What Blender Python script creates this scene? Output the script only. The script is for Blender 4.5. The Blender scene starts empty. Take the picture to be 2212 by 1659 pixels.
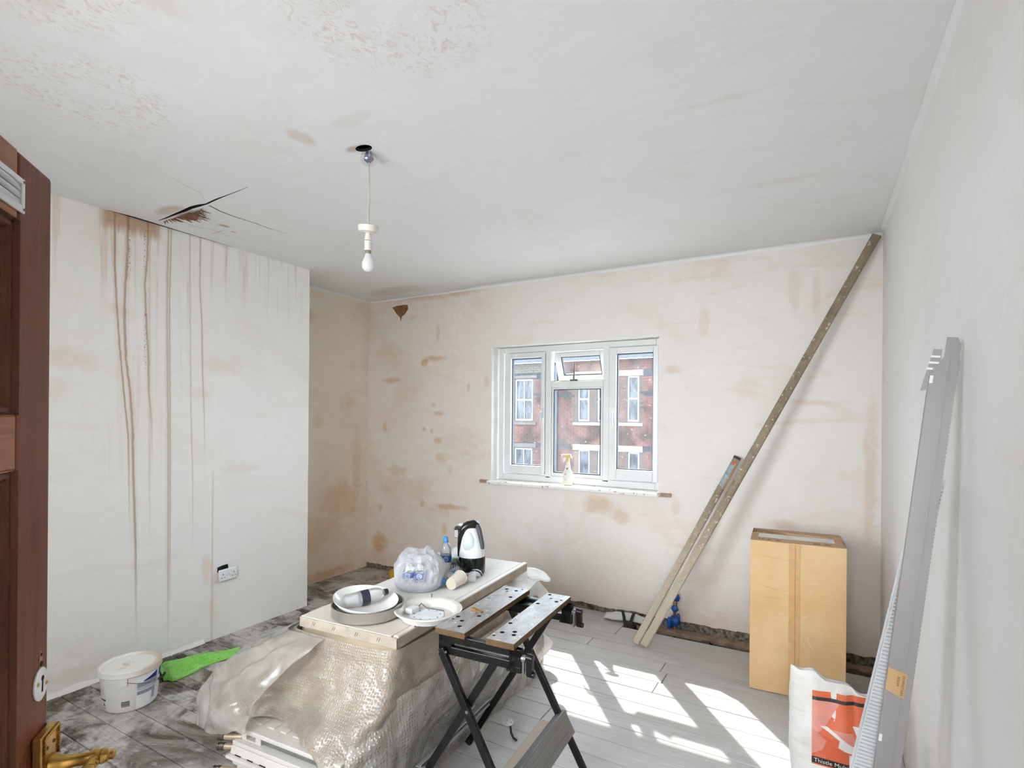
import bpy, bmesh, math, random
from mathutils import Vector, Matrix, noise as mnoise
from math import sin, cos, pi, radians, sqrt, atan2

SC = bpy.context.scene
COL = SC.collection

# ------------------------------------------------------------------ camera
YAW, ROLL, HC = 0.5161, 0.0081, 1.6
_f = Vector((-sin(YAW), cos(YAW), 0)); _r = Vector((cos(YAW), sin(YAW), 0)); _u = Vector((0, 0, 1))
_rr = _r*cos(ROLL) + _u*sin(ROLL); _uu = _u*cos(ROLL) - _r*sin(ROLL)
cam_data = bpy.data.cameras.new('camera')
cam = bpy.data.objects.new('camera', cam_data); COL.objects.link(cam)
cam.matrix_world = Matrix(((_rr.x, _uu.x, -_f.x, 0), (_rr.y, _uu.y, -_f.y, 0), (_rr.z, _uu.z, -_f.z, HC), (0, 0, 0, 1)))
cam_data.sensor_fit = 'HORIZONTAL'; cam_data.sensor_width = 36.0
cam_data.lens = 36.0*1165.0/2212.0
cam_data.shift_y = (902.0-829.5)/2212.0
cam_data.clip_start = 0.02
SC.camera = cam

# ------------------------------------------------------------------ light and exposure
SKY, SUN, HALL, FRONT, EXPO = 6.6, 5.0, 34.0, 66.0, 0.96
w = bpy.data.worlds.new('sky'); SC.world = w; w.use_nodes = True
bg = w.node_tree.nodes['Background']; bg.inputs[0].default_value = (0.82, 0.91, 1.0, 1); bg.inputs[1].default_value = SKY
SUNDIR = Vector((0.62, -0.83, -1.0)).normalized()
sd = bpy.data.lights.new('sun', 'SUN'); sd.energy = SUN; sd.angle = radians(0.6); sd.color = (1.0, 0.96, 0.90)
so = bpy.data.objects.new('sun', sd); COL.objects.link(so)
so.rotation_euler = SUNDIR.to_track_quat('-Z', 'Y').to_euler(); so.location = (-4, 9, 9)
# added fill lamp on the unseen landing behind the open doorway
hd = bpy.data.lights.new('landing_fill', 'AREA'); hd.energy = HALL; hd.shape = 'RECTANGLE'; hd.size = 1.2; hd.size_y = 1.9; hd.color = (0.94, 0.97, 1.0)
ho = bpy.data.objects.new('landing_fill', hd); COL.objects.link(ho)
ho.location = (0.15, -1.75, 1.45); ho.rotation_euler = Vector((-0.25, 1.0, 0.10)).to_track_quat('-Z', 'Y').to_euler()
# added fill lamp outside a made-up opening in the door wall, out of view
fd = bpy.data.lights.new('front_fill', 'AREA'); fd.energy = FRONT; fd.shape = 'RECTANGLE'; fd.size = 2.6; fd.size_y = 1.8; fd.color = (0.94, 0.97, 1.0)
fo = bpy.data.objects.new('front_fill', fd); COL.objects.link(fo)
fo.location = (-1.6, -1.9, 1.95); fo.rotation_euler = Vector((0.03, 1.0, -0.12)).to_track_quat('-Z', 'Y').to_euler()
vs = SC.view_settings
SC.display_settings.display_device = 'sRGB'
vs.view_transform = 'Standard'; vs.look = 'None'; vs.exposure = EXPO; vs.gamma = 1.0; vs.use_curve_mapping = False
cy = SC.cycles
cy.use_denoising = True
cy.max_bounces = 7; cy.diffuse_bounces = 4; cy.glossy_bounces = 3; cy.transmission_bounces = 6; cy.transparent_max_bounces = 10
cy.use_adaptive_sampling = True; cy.adaptive_threshold = 0.04; cy.adaptive_min_samples = 12
cy.sample_clamp_indirect = 6.0; cy.caustics_reflective = False; cy.caustics_refractive = False

# ------------------------------------------------------------------ shader expressions
class G:
    def __init__(s, name):
        s.mat = bpy.data.materials.new(name); s.mat.use_nodes = True
        s.t = s.mat.node_tree; s.t.nodes.clear()
        s.out = s.t.nodes.new('ShaderNodeOutputMaterial'); s._oc = None
    def n(s, k): return s.t.nodes.new(k)
    def put(s, sock, v):
        if isinstance(v, X): v = v.k
        if isinstance(v, bpy.types.NodeSocket): s.t.links.new(v, sock)
        elif isinstance(v, (tuple, list)) and len(v) == 3 and sock.type == 'RGBA': sock.default_value = (*v, 1)
        else: sock.default_value = v
    def coord(s):
        if s._oc is None: s._oc = s.n('ShaderNodeTexCoord').outputs['Object']
        return s._oc
    def xyz(s, v=None):
        q = s.n('ShaderNodeSeparateXYZ'); s.t.links.new(v or s.coord(), q.inputs[0])
        return [X(s, q.outputs[i]) for i in range(3)]
    def comb(s, x, y, z=0.0):
        q = s.n('ShaderNodeCombineXYZ')
        for i, a in enumerate((x, y, z)): s.put(q.inputs[i], a)
        return q.outputs[0]
    def math(s, op, a, b=0.0, c=0.0):
        q = s.n('ShaderNodeMath'); q.operation = op
        for i, v in enumerate((a, b, c)): s.put(q.inputs[i], v)
        return X(s, q.outputs[0])
    def noise(s, vec, scale, detail=4.0, rough=0.55, dist=0.0):
        q = s.n('ShaderNodeTexNoise'); s.put(q.inputs['Vector'], vec)
        q.inputs['Scale'].default_value = scale; q.inputs['Detail'].default_value = detail
        q.inputs['Roughness'].default_value = rough; q.inputs['Distortion'].default_value = dist
        return X(s, q.outputs[0])
    def voro(s, vec, scale, feature='F1', rnd=1.0):
        q = s.n('ShaderNodeTexVoronoi'); q.feature = feature; s.put(q.inputs['Vector'], vec)
        q.inputs['Scale'].default_value = scale; q.inputs['Randomness'].default_value = rnd
        return X(s, q.outputs['Distance'])
    def smooth(s, x, a, b, lo=0.0, hi=1.0):
        q = s.n('ShaderNodeMapRange'); q.interpolation_type = 'SMOOTHSTEP'
        if a > b: a, b, lo, hi = b, a, hi, lo
        s.put(q.inputs[0], x)
        for i, v in enumerate((a, b, lo, hi)): s.put(q.inputs[i+1], v)
        return X(s, q.outputs[0])
    def mix(s, f, a, b):
        q = s.n('ShaderNodeMix'); q.data_type = 'RGBA'; q.clamp_factor = True
        s.put(q.inputs[0], f); s.put(q.inputs[6], a); s.put(q.inputs[7], b)
        return q.outputs[2]
    def curve(s, x, pts, lo, hi):
        q = s.n('ShaderNodeFloatCurve'); c = q.mapping.curves[0]
        pts = sorted((p[0], (p[1]-lo)/(hi-lo)) for p in pts)
        c.points[0].location = pts[0]; c.points[1].location = pts[-1]
        for p in pts[1:-1]: c.points.new(*p)
        for p in c.points: p.handle_type = 'VECTOR'
        q.mapping.update(); s.put(q.inputs['Value'], x)
        return X(s, q.outputs[0])*(hi-lo)+lo
    def bump(s, h, strength=0.3, dist=0.01):
        q = s.n('ShaderNodeBump'); q.inputs['Strength'].default_value = strength; q.inputs['Distance'].default_value = dist
        s.put(q.inputs['Height'], h); return q.outputs[0]
    def pbr(s, color, rough=0.6, metal=0.0, normal=None, **kw):
        q = s.n('ShaderNodeBsdfPrincipled')
        s.put(q.inputs['Base Color'], color); s.put(q.inputs['Roughness'], rough); s.put(q.inputs['Metallic'], metal)
        if normal is not None: s.put(q.inputs['Normal'], normal)
        for k, v in kw.items(): s.put(q.inputs[k.replace('_', ' ')], v)
        return q.outputs[0]
    def shader_mix(s, f, a, b):
        q = s.n('ShaderNodeMixShader'); s.put(q.inputs[0], f); s.t.links.new(a, q.inputs[1]); s.t.links.new(b, q.inputs[2])
        return q.outputs[0]
    def transp(s, c=(1, 1, 1)):
        q = s.n('ShaderNodeBsdfTransparent'); s.put(q.inputs[0], c); return q.outputs[0]
    def done(s, sh):
        s.t.links.new(sh, s.out.inputs[0]); return s.mat
class X:
    def __init__(s, g, k): s.g = g; s.k = k
    def __add__(s, o): return s.g.math('ADD', s, o)
    __radd__ = __add__
    def __sub__(s, o): return s.g.math('SUBTRACT', s, o)
    def __rsub__(s, o): return s.g.math('SUBTRACT', o, s)
    def __mul__(s, o): return s.g.math('MULTIPLY', s, o)
    __rmul__ = __mul__
    def __truediv__(s, o): return s.g.math('DIVIDE', s, o)
    def abs(s): return s.g.math('ABSOLUTE', s)
    def max(s, o): return s.g.math('MAXIMUM', s, o)
    def min(s, o): return s.g.math('MINIMUM', s, o)
    def pow(s, o): return s.g.math('POWER', s, o)
    def sat(s): return s.max(0.0).min(1.0)

def lin(r, g=None, b=None):
    if g is None: r, g, b = r
    f = lambda c: (c/255/12.92 if c/255 <= 0.04045 else ((c/255+0.055)/1.055)**2.4)
    return (f(r), f(g), f(b))

_mats = {}
def plain(name, rgb, rough=0.5, metal=0.0, var=0.06, scale=9.0, bump=0.0, **kw):
    """simple procedural material: colour with a little noise variation"""
    if name in _mats: return _mats[name]
    g = G(name); c = lin(rgb)
    nz = g.noise(g.coord(), scale, 4)
    dark = tuple(v*(1-var*2) for v in c); lite = tuple(min(1, v*(1+var)) for v in c)
    col = g.mix(g.smooth(nz, 0.3, 0.7), dark, lite)
    nm = g.bump(g.noise(g.coord(), scale*6, 3), bump, 0.004) if bump else None
    _mats[name] = g.done(g.pbr(col, rough, metal, nm, **kw))
    return _mats[name]

# ------------------------------------------------------------------ mesh helpers
class MB:
    def __init__(s): s.v = []; s.f = []; s.mi = []; s.cur = 0
    def add(s, vs, fs):
        o = len(s.v); s.v += [tuple(p) for p in vs]; s.f += [tuple(i+o for i in f) for f in fs]; s.mi += [s.cur]*len(fs)
        return s
    def box(s, x0, y0, z0, x1, y1, z1, m=None):
        vs = [Vector((x, y, z)) for x in (x0, x1) for y in (y0, y1) for z in (z0, z1)]
        if m is not None: vs = [m @ p for p in vs]
        return s.add(vs, [(0, 1, 3, 2), (4, 6, 7, 5), (0, 4, 5, 1), (2, 3, 7, 6), (0, 2, 6, 4), (1, 5, 7, 3)])
    def hexa(s, bot, top):
        n = len(bot)
        return s.add(list(bot)+list(top), [tuple(range(n-1, -1, -1)), tuple(range(n, 2*n))] + [(i, (i+1) % n, n+(i+1) % n, n+i) for i in range(n)])
    def prism(s, poly, z0, z1, m=None):
        b = [Vector((x, y, z0)) for x, y in poly]; t = [Vector((x, y, z1)) for x, y in poly]
        if m is not None: b = [m @ p for p in b]; t = [m @ p for p in t]
        return s.hexa(b, t)
    def tube(s, path, r, n=8, cap=True, closed=False):
        path = [Vector(p) for p in path]; k = len(path); rs = r if isinstance(r, (list, tuple)) else [r]*k
        rings = []; up = None
        for i, p in enumerate(path):
            a = path[(i-1) % k] if (closed or i) else p; b = path[(i+1) % k] if (closed or i < k-1) else p
            d = (b-a).normalized()
            if up is None: up = d.orthogonal().normalized()
            up = (up - d*up.dot(d)); up = up.normalized() if up.length > 1e-6 else d.orthogonal().normalized()
            q = d.cross(up)
            rings.append([p + (up*cos(2*pi*j/n)+q*sin(2*pi*j/n))*rs[i] for j in range(n)])
        vs = [v for R in rings for v in R]; fs = []
        for i in range(k if closed else k-1):
            i2 = (i+1) % k
            fs += [(i*n+j, i*n+(j+1) % n, i2*n+(j+1) % n, i2*n+j) for j in range(n)]
        if cap and not closed: fs += [tuple(range(n-1, -1, -1)), tuple((k-1)*n+j for j in range(n))]
        return s.add(vs, fs)
    def lathe(s, prof, n=32, m=None, capb=True, capt=True, wob=None):
        vs = []
        for i, (r, z) in enumerate(prof):
            for j in range(n):
                a = 2*pi*j/n; rr = r*(wob(a, z) if wob else 1)
                vs.append(Vector((rr*cos(a), rr*sin(a), z)))
        if m is not None: vs = [m @ p for p in vs]
        k = len(prof)
        fs = [(i*n+j, i*n+(j+1) % n, (i+1)*n+(j+1) % n, (i+1)*n+j) for i in range(k-1) for j in range(n)]
        if capb: fs.append(tuple(range(n-1, -1, -1)))
        if capt: fs.append(tuple((k-1)*n+j for j in range(n)))
        return s.add(vs, fs)
    def grid(s, P):
        h, w_ = len(P), len(P[0])
        return s.add([p for row in P for p in row], [(i*w_+j, i*w_+j+1, (i+1)*w_+j+1, (i+1)*w_+j) for i in range(h-1) for j in range(w_-1)])
    def build(s, name, mat, parent=None, smooth=False, bevel=0.0, seg=2, thick=0.0, loc=None, solid_off=-1):
        me = bpy.data.meshes.new(name); me.from_pydata(s.v, [], s.f)
        mats = mat if isinstance(mat, (list, tuple)) else [mat]
        for m in mats: me.materials.append(m)
        if len(mats) > 1: me.polygons.foreach_set('material_index', s.mi)
        bm = bmesh.new(); bm.from_mesh(me); bmesh.ops.recalc_face_normals(bm, faces=bm.faces); bm.to_mesh(me); bm.free()
        if smooth:
            me.polygons.foreach_set('use_smooth', [True]*len(me.polygons))
            if smooth != 'all':
                me.set_sharp_from_angle(angle=radians(smooth if smooth is not True else 40))
        o = bpy.data.objects.new(name, me); COL.objects.link(o)
        if parent is not None: o.parent = parent
        if loc is not None: o.location = loc
        if thick:
            md = o.modifiers.new('thickness', 'SOLIDIFY'); md.thickness = thick; md.offset = solid_off
        if bevel:
            md = o.modifiers.new('edges', 'BEVEL'); md.width = bevel; md.segments = seg; md.limit_method = 'ANGLE'; md.angle_limit = radians(35)
            md.harden_normals = False
        return o

def tag(o, label, cat, group=None, kind=None):
    o['label'] = label; o['category'] = cat
    if group: o['group'] = group
    if kind: o['kind'] = kind
    return o
def thing(name, label, cat, loc=(0, 0, 0), rot=(0, 0, 0), group=None):
    o = bpy.data.objects.new(name, None); COL.objects.link(o); o.location = loc; o.rotation_euler = rot
    o.empty_display_size = 0.05
    return tag(o, label, cat, group)
def structure(o, label, cat): return tag(o, label, cat, None, 'structure')
def frame(o, z, x):
    """matrix with origin o, local Z along z and local X close to x"""
    z = Vector(z).normalized(); x = Vector(x); x = (x - z*x.dot(z)).normalized(); y = z.cross(x); o = Vector(o)
    return Matrix(((x.x, y.x, z.x, o.x), (x.y, y.y, z.y, o.y), (x.z, y.z, z.z, o.z), (0, 0, 0, 1)))
def text(name, body, size, mat, parent, m, depth=0.0003, align='LEFT', spacing=1.0):
    """lettering: m places the text plane (x along the line, y up)"""
    c = bpy.data.curves.new(name, 'FONT'); c.body = body; c.size = size; c.extrude = depth; c.align_x = align; c.space_character = spacing
    c.resolution_u = 2; c.materials.append(mat)
    tmp = bpy.data.objects.new(name+'_curve', c); COL.objects.link(tmp)
    me = bpy.data.meshes.new_from_object(tmp); bpy.data.objects.remove(tmp); bpy.data.curves.remove(c)
    me.materials.clear(); me.materials.append(mat)
    o = bpy.data.objects.new(name, me); COL.objects.link(o)
    if parent is not None: o.parent = parent
    o.matrix_local = m
    return o
random.seed(7)
def rnd(a, b): return random.uniform(a, b)
def fbm(x, y, z, o=4): return mnoise.fractal(Vector((x, y, z)), 0.9, 2.0, o)

# ------------------------------------------------------------------ room dimensions
XR, YB, H = 0.363, 4.264, 2.832           # right wall, window wall, ceiling
XA, XB, YC = -4.19, -3.74, 3.112           # alcove wall, chimney breast face, breast corner
YF = -0.16                                 # door wall, behind the camera
WX0, WX1, WZ0, WZ1 = -2.64, -1.09, 1.016, 2.256

# ------------------------------------------------------------------ plaster
_uvs = {}
def blob(g, u, v, cu, cv, ru, rv, wob, soft=0.75):
    key = (id(g), id(u), id(v))
    if key not in _uvs: _uvs[key] = (g.comb(u, v, 0.0), u, v)
    q = g.n('ShaderNodeVectorMath'); q.operation = 'MULTIPLY_ADD'; g.put(q.inputs[0], _uvs[key][0]); q.inputs[1].default_value = (1/ru, 1/rv, 0); q.inputs[2].default_value = (-cu/ru, -cv/rv, 0)
    l = g.n('ShaderNodeVectorMath'); l.operation = 'LENGTH'; g.put(l.inputs[0], q.outputs[0])
    return g.smooth(X(g, l.outputs['Value']) + wob, 1.0, 1.0-soft)
def plaster(name, axes, base, tan, stains=(), amt=1.0, extra=None, vgrad=None, bias=0.0, bmp=0.22, nz=0.6):
    g = G(name); P = g.xyz(); u, v = P[axes[0]], P[axes[1]]
    uv = g.comb(u, v, 0.0)
    n1 = g.noise(uv, 1.1, 4, 0.62, 0.6); n2 = g.noise(g.comb(u*0.7, v*2.4, 3.1), 2.2, 4, 0.65, 0.9)
    n3 = g.noise(uv, 9.0, 3, 0.65, 1.2)
    wob = (g.noise(uv, 4.5, 3, 0.6)-0.5)*1.5
    f = (g.smooth(n1, 0.46, 0.82)*0.55 + g.smooth(n2, 0.50, 0.82)*0.45)*nz + bias
    if vgrad is not None: f = f + vgrad(g, u, v)
    for cu, cv, ru, rv, st in stains:
        f = f + blob(g, u, v, cu, cv, ru, rv, wob)*st
    f = (f*amt).sat()
    col = g.mix(f, base, tan)
    col = g.mix(g.smooth(n3, 0.50, 0.72)*0.28, col, tuple(min(1, c*1.10) for c in base))
    rough = 0.72
    if extra is not None: col = extra(g, u, v, col)
    trowel = g.noise(g.comb(u*1.0, v*2.6, 1.7), 5.0, 5, 0.70, 1.4)
    h = trowel
    return g.done(g.pbr(col, rough, 0.0, g.bump(h, bmp, 0.010), Specular_IOR_Level=0.25))
B0, T0 = lin(221, 213, 205), lin(196, 158, 118)
# ------------------------------------------------------------------ walls
def back_grad(g, u, v):
    return g.smooth(u, -1.9, -3.6)*0.22 - 0.02 + g.smooth(v, 1.2, 0.2)*g.smooth(u, -1.6, -3.2)*0.10 + g.smooth(v, 0.28, 0.0)*0.25
# damp patches of the window wall: x, z, half width, half height, strength
BS = [(-3.29, 2.179, 0.156, 0.042, 0.55), (-3.426, 2.14, 0.053, 0.042, 0.5), (-3.868, 1.976, 0.164, 0.044, 0.45), (-3.267, 2.429, 0.036, 0.156, 0.35), (-2.697, 1.923, 0.054, 0.088, 0.35), (-3.234, 1.633, 0.093, 0.036, 0.5), (-3.426, 1.478, 0.037, 0.037, 0.5), (-3.335, 1.461, 0.037, 0.047, 0.55), (-3.256, 1.373, 0.073, 0.041, 0.5), (-3.092, 0.727, 0.281, 0.038, 0.55), (-3.782, 1.05, 0.258, 0.071, 0.3), (-4.033, 0.26, 0.153, 0.139, 0.6), (-3.168, 0.516, 0.057, 0.082, 0.4), (-3.637, 0.882, 0.51, 0.161, 0.2), (-3.951, 1.497, 0.039, 0.072, 0.35), (-2.901, 1.893, 0.03, 0.075, 0.4), (-3.324, 1.722, 0.047, 0.03, 0.5), (-3.449, 0.731, 0.047, 0.053, 0.4), (-3.201, 1.197, 0.116, 0.057, 0.3), (-4.007, 0.645, 0.042, 0.05, 0.4), (-3.601, 2.609, 0.08, 0.043, 0.25), (-3.103, 1.096, 0.051, 0.072, 0.25)]
BS += [(-0.98, 1.98, .10, .06, .35), (0.02, 1.72, .20, .035, .32), (-0.20, 0.86, .12, .05, .36), (-0.86, 0.62, .22, .035, .25), (-0.76, 2.35, .06, .18, .2), (-1.55, .88, .22, .10, .45), (-1.40, .80, .12, .07, .35),
       (-0.15, 2.52, .05, .2, .2), (-0.02, 2.45, .04, .22, .2), (-0.95, .9, .05, .16, .2), (0.30, 1.2, .05, .7, .3), (-3.3, 2.80, .7, .05, .35)]
def back_mat(nm, x0, x1, z0, z1):
    sel = [q for q in BS if q[0]+q[2]*1.6 > x0 and q[0]-q[2]*1.6 < x1 and q[1]+q[3]*1.6 > z0 and q[1]-q[3]*1.6 < z1]
    return plaster(nm, (0, 2), lin(234, 228, 222), lin(204, 166, 124), sel, 1.0, None, back_grad)
m_alc = plaster('plaster_alcove', (1, 2), lin(236, 224, 208), lin(210, 170, 122),
                [(3.45, 2.55, .12, .14, .5), (3.95, 1.75, .14, .12, .3), (3.6, 1.55, .1, .1, .3), (3.9, .75, .35, .3, .35), (3.6, .45, .45, .22, .3), (4.1, 1.1, .1, .5, .3), (3.7, .05, .7, .07, .5)],
                1.0, None, lambda g, u, v: g.smooth(v, 2.4, 0.2)*0.22)
m_side = plaster('plaster_breast_side', (0, 2), lin(234, 228, 221), lin(196, 158, 118))
m_right = plaster('plaster_right_wall', (1, 2), lin(236, 234, 232), lin(206, 180, 152), [(4.15, .6, .08, .5, .5), (4.2, 1.7, .05, .9, .35), (1.75, .25, .04, .3, .3)], 0.5)
m_front = plaster('plaster_door_wall', (0, 2), lin(234, 229, 224), lin(200, 170, 140), (), 0.5)

DRIPS = [  # chimney breast: (points y,z from the top down), half width, strength, z where it fades out
    ([(1.660, 2.83), (1.663, 2.5), (1.676, 2.25), (1.690, 2.05), (1.712, 1.80), (1.745, 1.45), (1.752, 1.1), (1.765, 0.5)], .0045, 1.0, 1.2),
    ([(1.733, 2.83), (1.733, 2.62), (1.722, 2.42), (1.716, 2.2), (1.727, 1.95), (1.755, 1.72), (1.768, 1.5), (1.775, 1.2), (1.79, 0.8), (1.80, .1)], .0065, 1.0, 0.55),
    ([(1.848, 2.83), (1.846, 2.6), (1.832, 2.44), (1.842, 2.2), (1.856, 2.0), (1.860, 1.75), (1.880, 1.55), (1.885, 1.2)], .0055, .95, 1.65),
    ([(1.975, 2.83), (1.968, 2.5), (1.969, 2.2), (1.975, 1.9), (1.980, 1.6), (1.984, 1.2), (1.992, .05)], .0065, .62, .35),
    ([(1.993, 2.83), (1.984, 2.4), (1.986, 2.1), (1.992, 1.7), (1.996, 1.3), (2.004, .05)], .0032, .8, .6),
    ([(2.113, 2.83), (2.118, 2.4), (2.124, 2.0), (2.13, 1.6), (2.145, 1.2), (2.15, .8)], .0028, .6, .95),
    ([(2.186, 2.83), (2.184, 2.5), (2.200, 2.25), (2.208, 1.9), (2.222, 1.6), (2.23, 1.3)], .0035, .85, 1.55),
    ([(1.612, 2.83), (1.608, 2.6), (1.606, 2.4), (1.60, 2.2)], .016, .35, 2.45),
    ([(1.772, 2.83), (1.776, 2.5), (1.78, 2.3)], .007, .35, 2.5),
    ([(1.866, 1.7), (1.868, 1.3), (1.872, .9)], .005, .35, 1.0),
]
def streaks_extra(g, u, v, col):
    stn = g.smooth(g.noise(g.comb(u*26, v*0.9, 5.0), 1.0, 3, 0.6), 0.51, 0.71)
    return g.mix(stn*g.smooth(v, 2.25, 2.75)*0.42, col, lin(188, 152, 118))
def breast_extra(g, u, v, col):
    wob = (g.noise(g.comb(u*2, v*6, 0), 3.0, 4)-0.5)*0.012
    vn = v*(1/2.832)
    band = g.smooth(v + (g.noise(g.comb(u*9, 0, 0), 3.0, 3)-0.5)*0.16, 2.70, 2.775)*g.smooth(u, 1.56, 1.63)*g.smooth(u, 1.95, 1.88)
    col = g.mix(band*0.75, col, lin(178, 132, 92))
    stn = g.smooth(g.noise(g.comb(u*26, v*0.9, 5.0), 1.0, 3, 0.6), 0.51, 0.71)
    st = stn*g.smooth(v, 2.25, 2.75)*0.42
    st2 = stn*g.smooth(v, 0.7, 2.0)*g.smooth((u-1.85).abs(), 0.45, 0.1)*0.20
    col = g.mix(st+st2, col, lin(188, 152, 118))
    en = g.smooth(g.noise(g.comb(u*8, v*5, 2.0), 3.0, 2), 0.42, 0.6)
    for pts, hw, strg, zf in DRIPS:
        pp = [(z/2.832, y) for y, z in pts]
        lo, hi = min(p[1] for p in pp)-.01, max(p[1] for p in pp)+.01
        c = g.curve(vn, pp, lo, hi)
        d = (u-c+wob*0.5).abs()
        f = g.smooth(d, hw*1.5, hw*0.35)*g.smooth(v, zf-0.5, zf+0.35)*strg
        halo = g.smooth(d, hw*5, hw)*g.smooth(v, zf-0.2, zf+0.5)*0.22*strg
        col = g.mix(halo, col, lin(200, 170, 138))
        if len(pts) == 4 or strg < 0.5: tone = lin(190, 152, 115)
        else: tone = lin(158, 116, 78)
        col = g.mix(f*0.62, col, tone)
        if strg > 0.8 and hw > .004:
            e = g.smooth((u-c+wob*0.5-hw*1.1).abs(), hw*0.5, hw*0.1)*g.smooth(v, zf-0.1, zf+0.7)*en
            col = g.mix(e*0.45, col, lin(96, 72, 54))
    sp0 = g.smooth(g.noise(g.comb(u, v*0.6, 9.0), 130.0, 2, 0.6), 0.54, 0.62)
    # grey mould specks beside two of the runs
    for yy, z0, z1 in ((1.742, 2.45, 2.80), (1.832, 2.50, 2.78), (1.838, 1.88, 2.30)):
        mk = g.smooth((u-yy).abs(), 0.013, 0.003)*g.smooth(v, z0-0.03, z0+0.05)*g.smooth(v, z1+0.03, z1-0.05)
        sp = sp0
        col = g.mix(mk*sp*0.6, col, lin(72, 62, 55))
    # patched chase running up from the socket
    ch = g.smooth((u-2.29).abs(), 0.03, 0.02)*g.smooth(v, 1.22, 1.12)*0.0
    ed = g.smooth((u-2.288).abs(), 0.012, 0.002)*g.smooth(v, 1.25, 1.1)*0.30
    col = g.mix(ed, col, lin(190, 150, 120))
    return col
BST = [(1.40, 1.92, .22, .10, .35), (1.36, 1.75, .12, .1, .3), (1.70, 2.24, .12, .08, .35), (2.35, 1.95, .22, .10, .28), (2.5, 1.2, .2, .05, .25), (2.2, 1.75, .1, .06, .3), (2.25, .50, .05, .14, .55), (1.45, .1, .3, .06, .3), (2.3, .25, .05, .25, .35)]
def breast_mat(nm, y0, y1, ex): return plaster(nm, (1, 2), lin(238, 236, 233), lin(216, 184, 152), [q for q in BST if q[0]+q[2]*1.6 > y0 and q[0]-q[2]*1.6 < y1], 0.62, ex)
m_breast = breast_mat('plaster_breast_runs', 1.5, 2.34, breast_extra); m_breast0 = breast_mat('plaster_breast_left', .4, 1.5, streaks_extra); m_breast1 = breast_mat('plaster_breast_right', 2.34, 3.2, streaks_extra)
def wall_box(name, mat, x0, y0, x1, y1, label, z0=-0.36, z1=None, bevel=0.0):
    mb = MB(); mb.box(x0, y0, z0, x1, y1, z1 if z1 is not None else H+0.20)
    return structure(mb.build(name, mat, bevel=bevel), label, 'wall')
wall_box('wall_right', m_right, XR, YF-0.25, XR+0.25, YB+0.30, 'right hand bare plaster wall the metal strips lean on')
wall_box('wall_left', m_alc, XA-0.25, YF-0.25, XA, YB+0.30, 'tan plastered alcove wall left of the window wall')
bw = MB()
TH = 0.30
back_mats = []
for i, (x0, x1, z0, z1) in enumerate(((XA-0.25, WX0, 1.36, H+.2), (XA-0.25, WX0, -0.36, 1.36), (WX1, XR+0.25, -0.36, H+.2), (WX0, WX1, -0.36, WZ0), (WX0, WX1, WZ1, H+.2))):
    bw.cur = i; back_mats.append(back_mat('plaster_window_wall_%d' % i, x0, x1, z0, z1)); bw.box(x0, YB, z0, x1, YB+TH, z1)
wall_back = structure(bw.build('wall_back', back_mats), 'window wall of blotchy fresh plaster', 'wall')
br = MB()
for i, (ya, yb_) in enumerate(((.45, 1.5), (1.5, 2.34), (2.34, YC))): br.cur = i; br.box(XA-0.02, ya, -0.36, XB, yb_, H+0.2)
structure(br.build('wall_chimney_breast', [m_breast0, m_breast, m_breast1]), 'pale chimney breast wall with brown water runs', 'wall')
fw = MB()
DX0, DX1, DZ = -0.46, 0.335, 2.02
GX0, GX1, GZ0, GZ1 = -2.28, -0.72, 0.95, 2.30      # made-up opening for the fill lamp, behind the camera
for x0, x1, z0, z1 in ((XA-.25, GX0, -.36, H+.2), (GX1, DX0-.05, -.36, H+.2), (GX0, GX1, -.36, GZ0), (GX0, GX1, GZ1, H+.2)): fw.box(x0, YF-.14, z0, x1, YF, z1)
fw.box(DX1+.02, YF-.14, -.36, XR+.25, YF, H+.2); fw.box(DX0-.05, YF-.14, DZ+.04, DX1+.02, YF, H+.2)
structure(fw.build('wall_front', m_front), 'door wall with the doorway the photograph is taken from', 'wall')
# landing outside the doorway, where the added fill lamp stands
lw = MB(); lw.box(-.72, -2.1, -.12, -.66, YF-.14, 2.7); lw.box(1.2, -2.1, -.12, 1.3, YF-.14, 2.7); lw.box(-.72, -2.2, -.12, 1.3, -2.1, 2.7); lw.box(-.72, -2.2, 2.6, 1.3, YF-.14, 2.7)
structure(lw.build('wall_landing', m_front), 'landing walls outside the doorway', 'wall')

# reveal lining (painted white) round the window opening, a separate plaster skin
m_reveal = plain('reveal_paint', (236, 234, 229), 0.55, var=0.03, scale=6)
rv = MB(); e = 0.004
rv.box(WX0-0.002, YB-0.001, WZ0, WX0+e, YB+TH-.02, WZ1+.002); rv.box(WX1-e, YB-.001, WZ0, WX1+.002, YB+TH-.02, WZ1+.002); rv.box(WX0, YB-.001, WZ1-e, WX1, YB+TH-.02, WZ1+.002)
lining = rv.build('trim_2', m_reveal); structure(lining, 'white painted lining of the window opening', 'trim')

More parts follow.
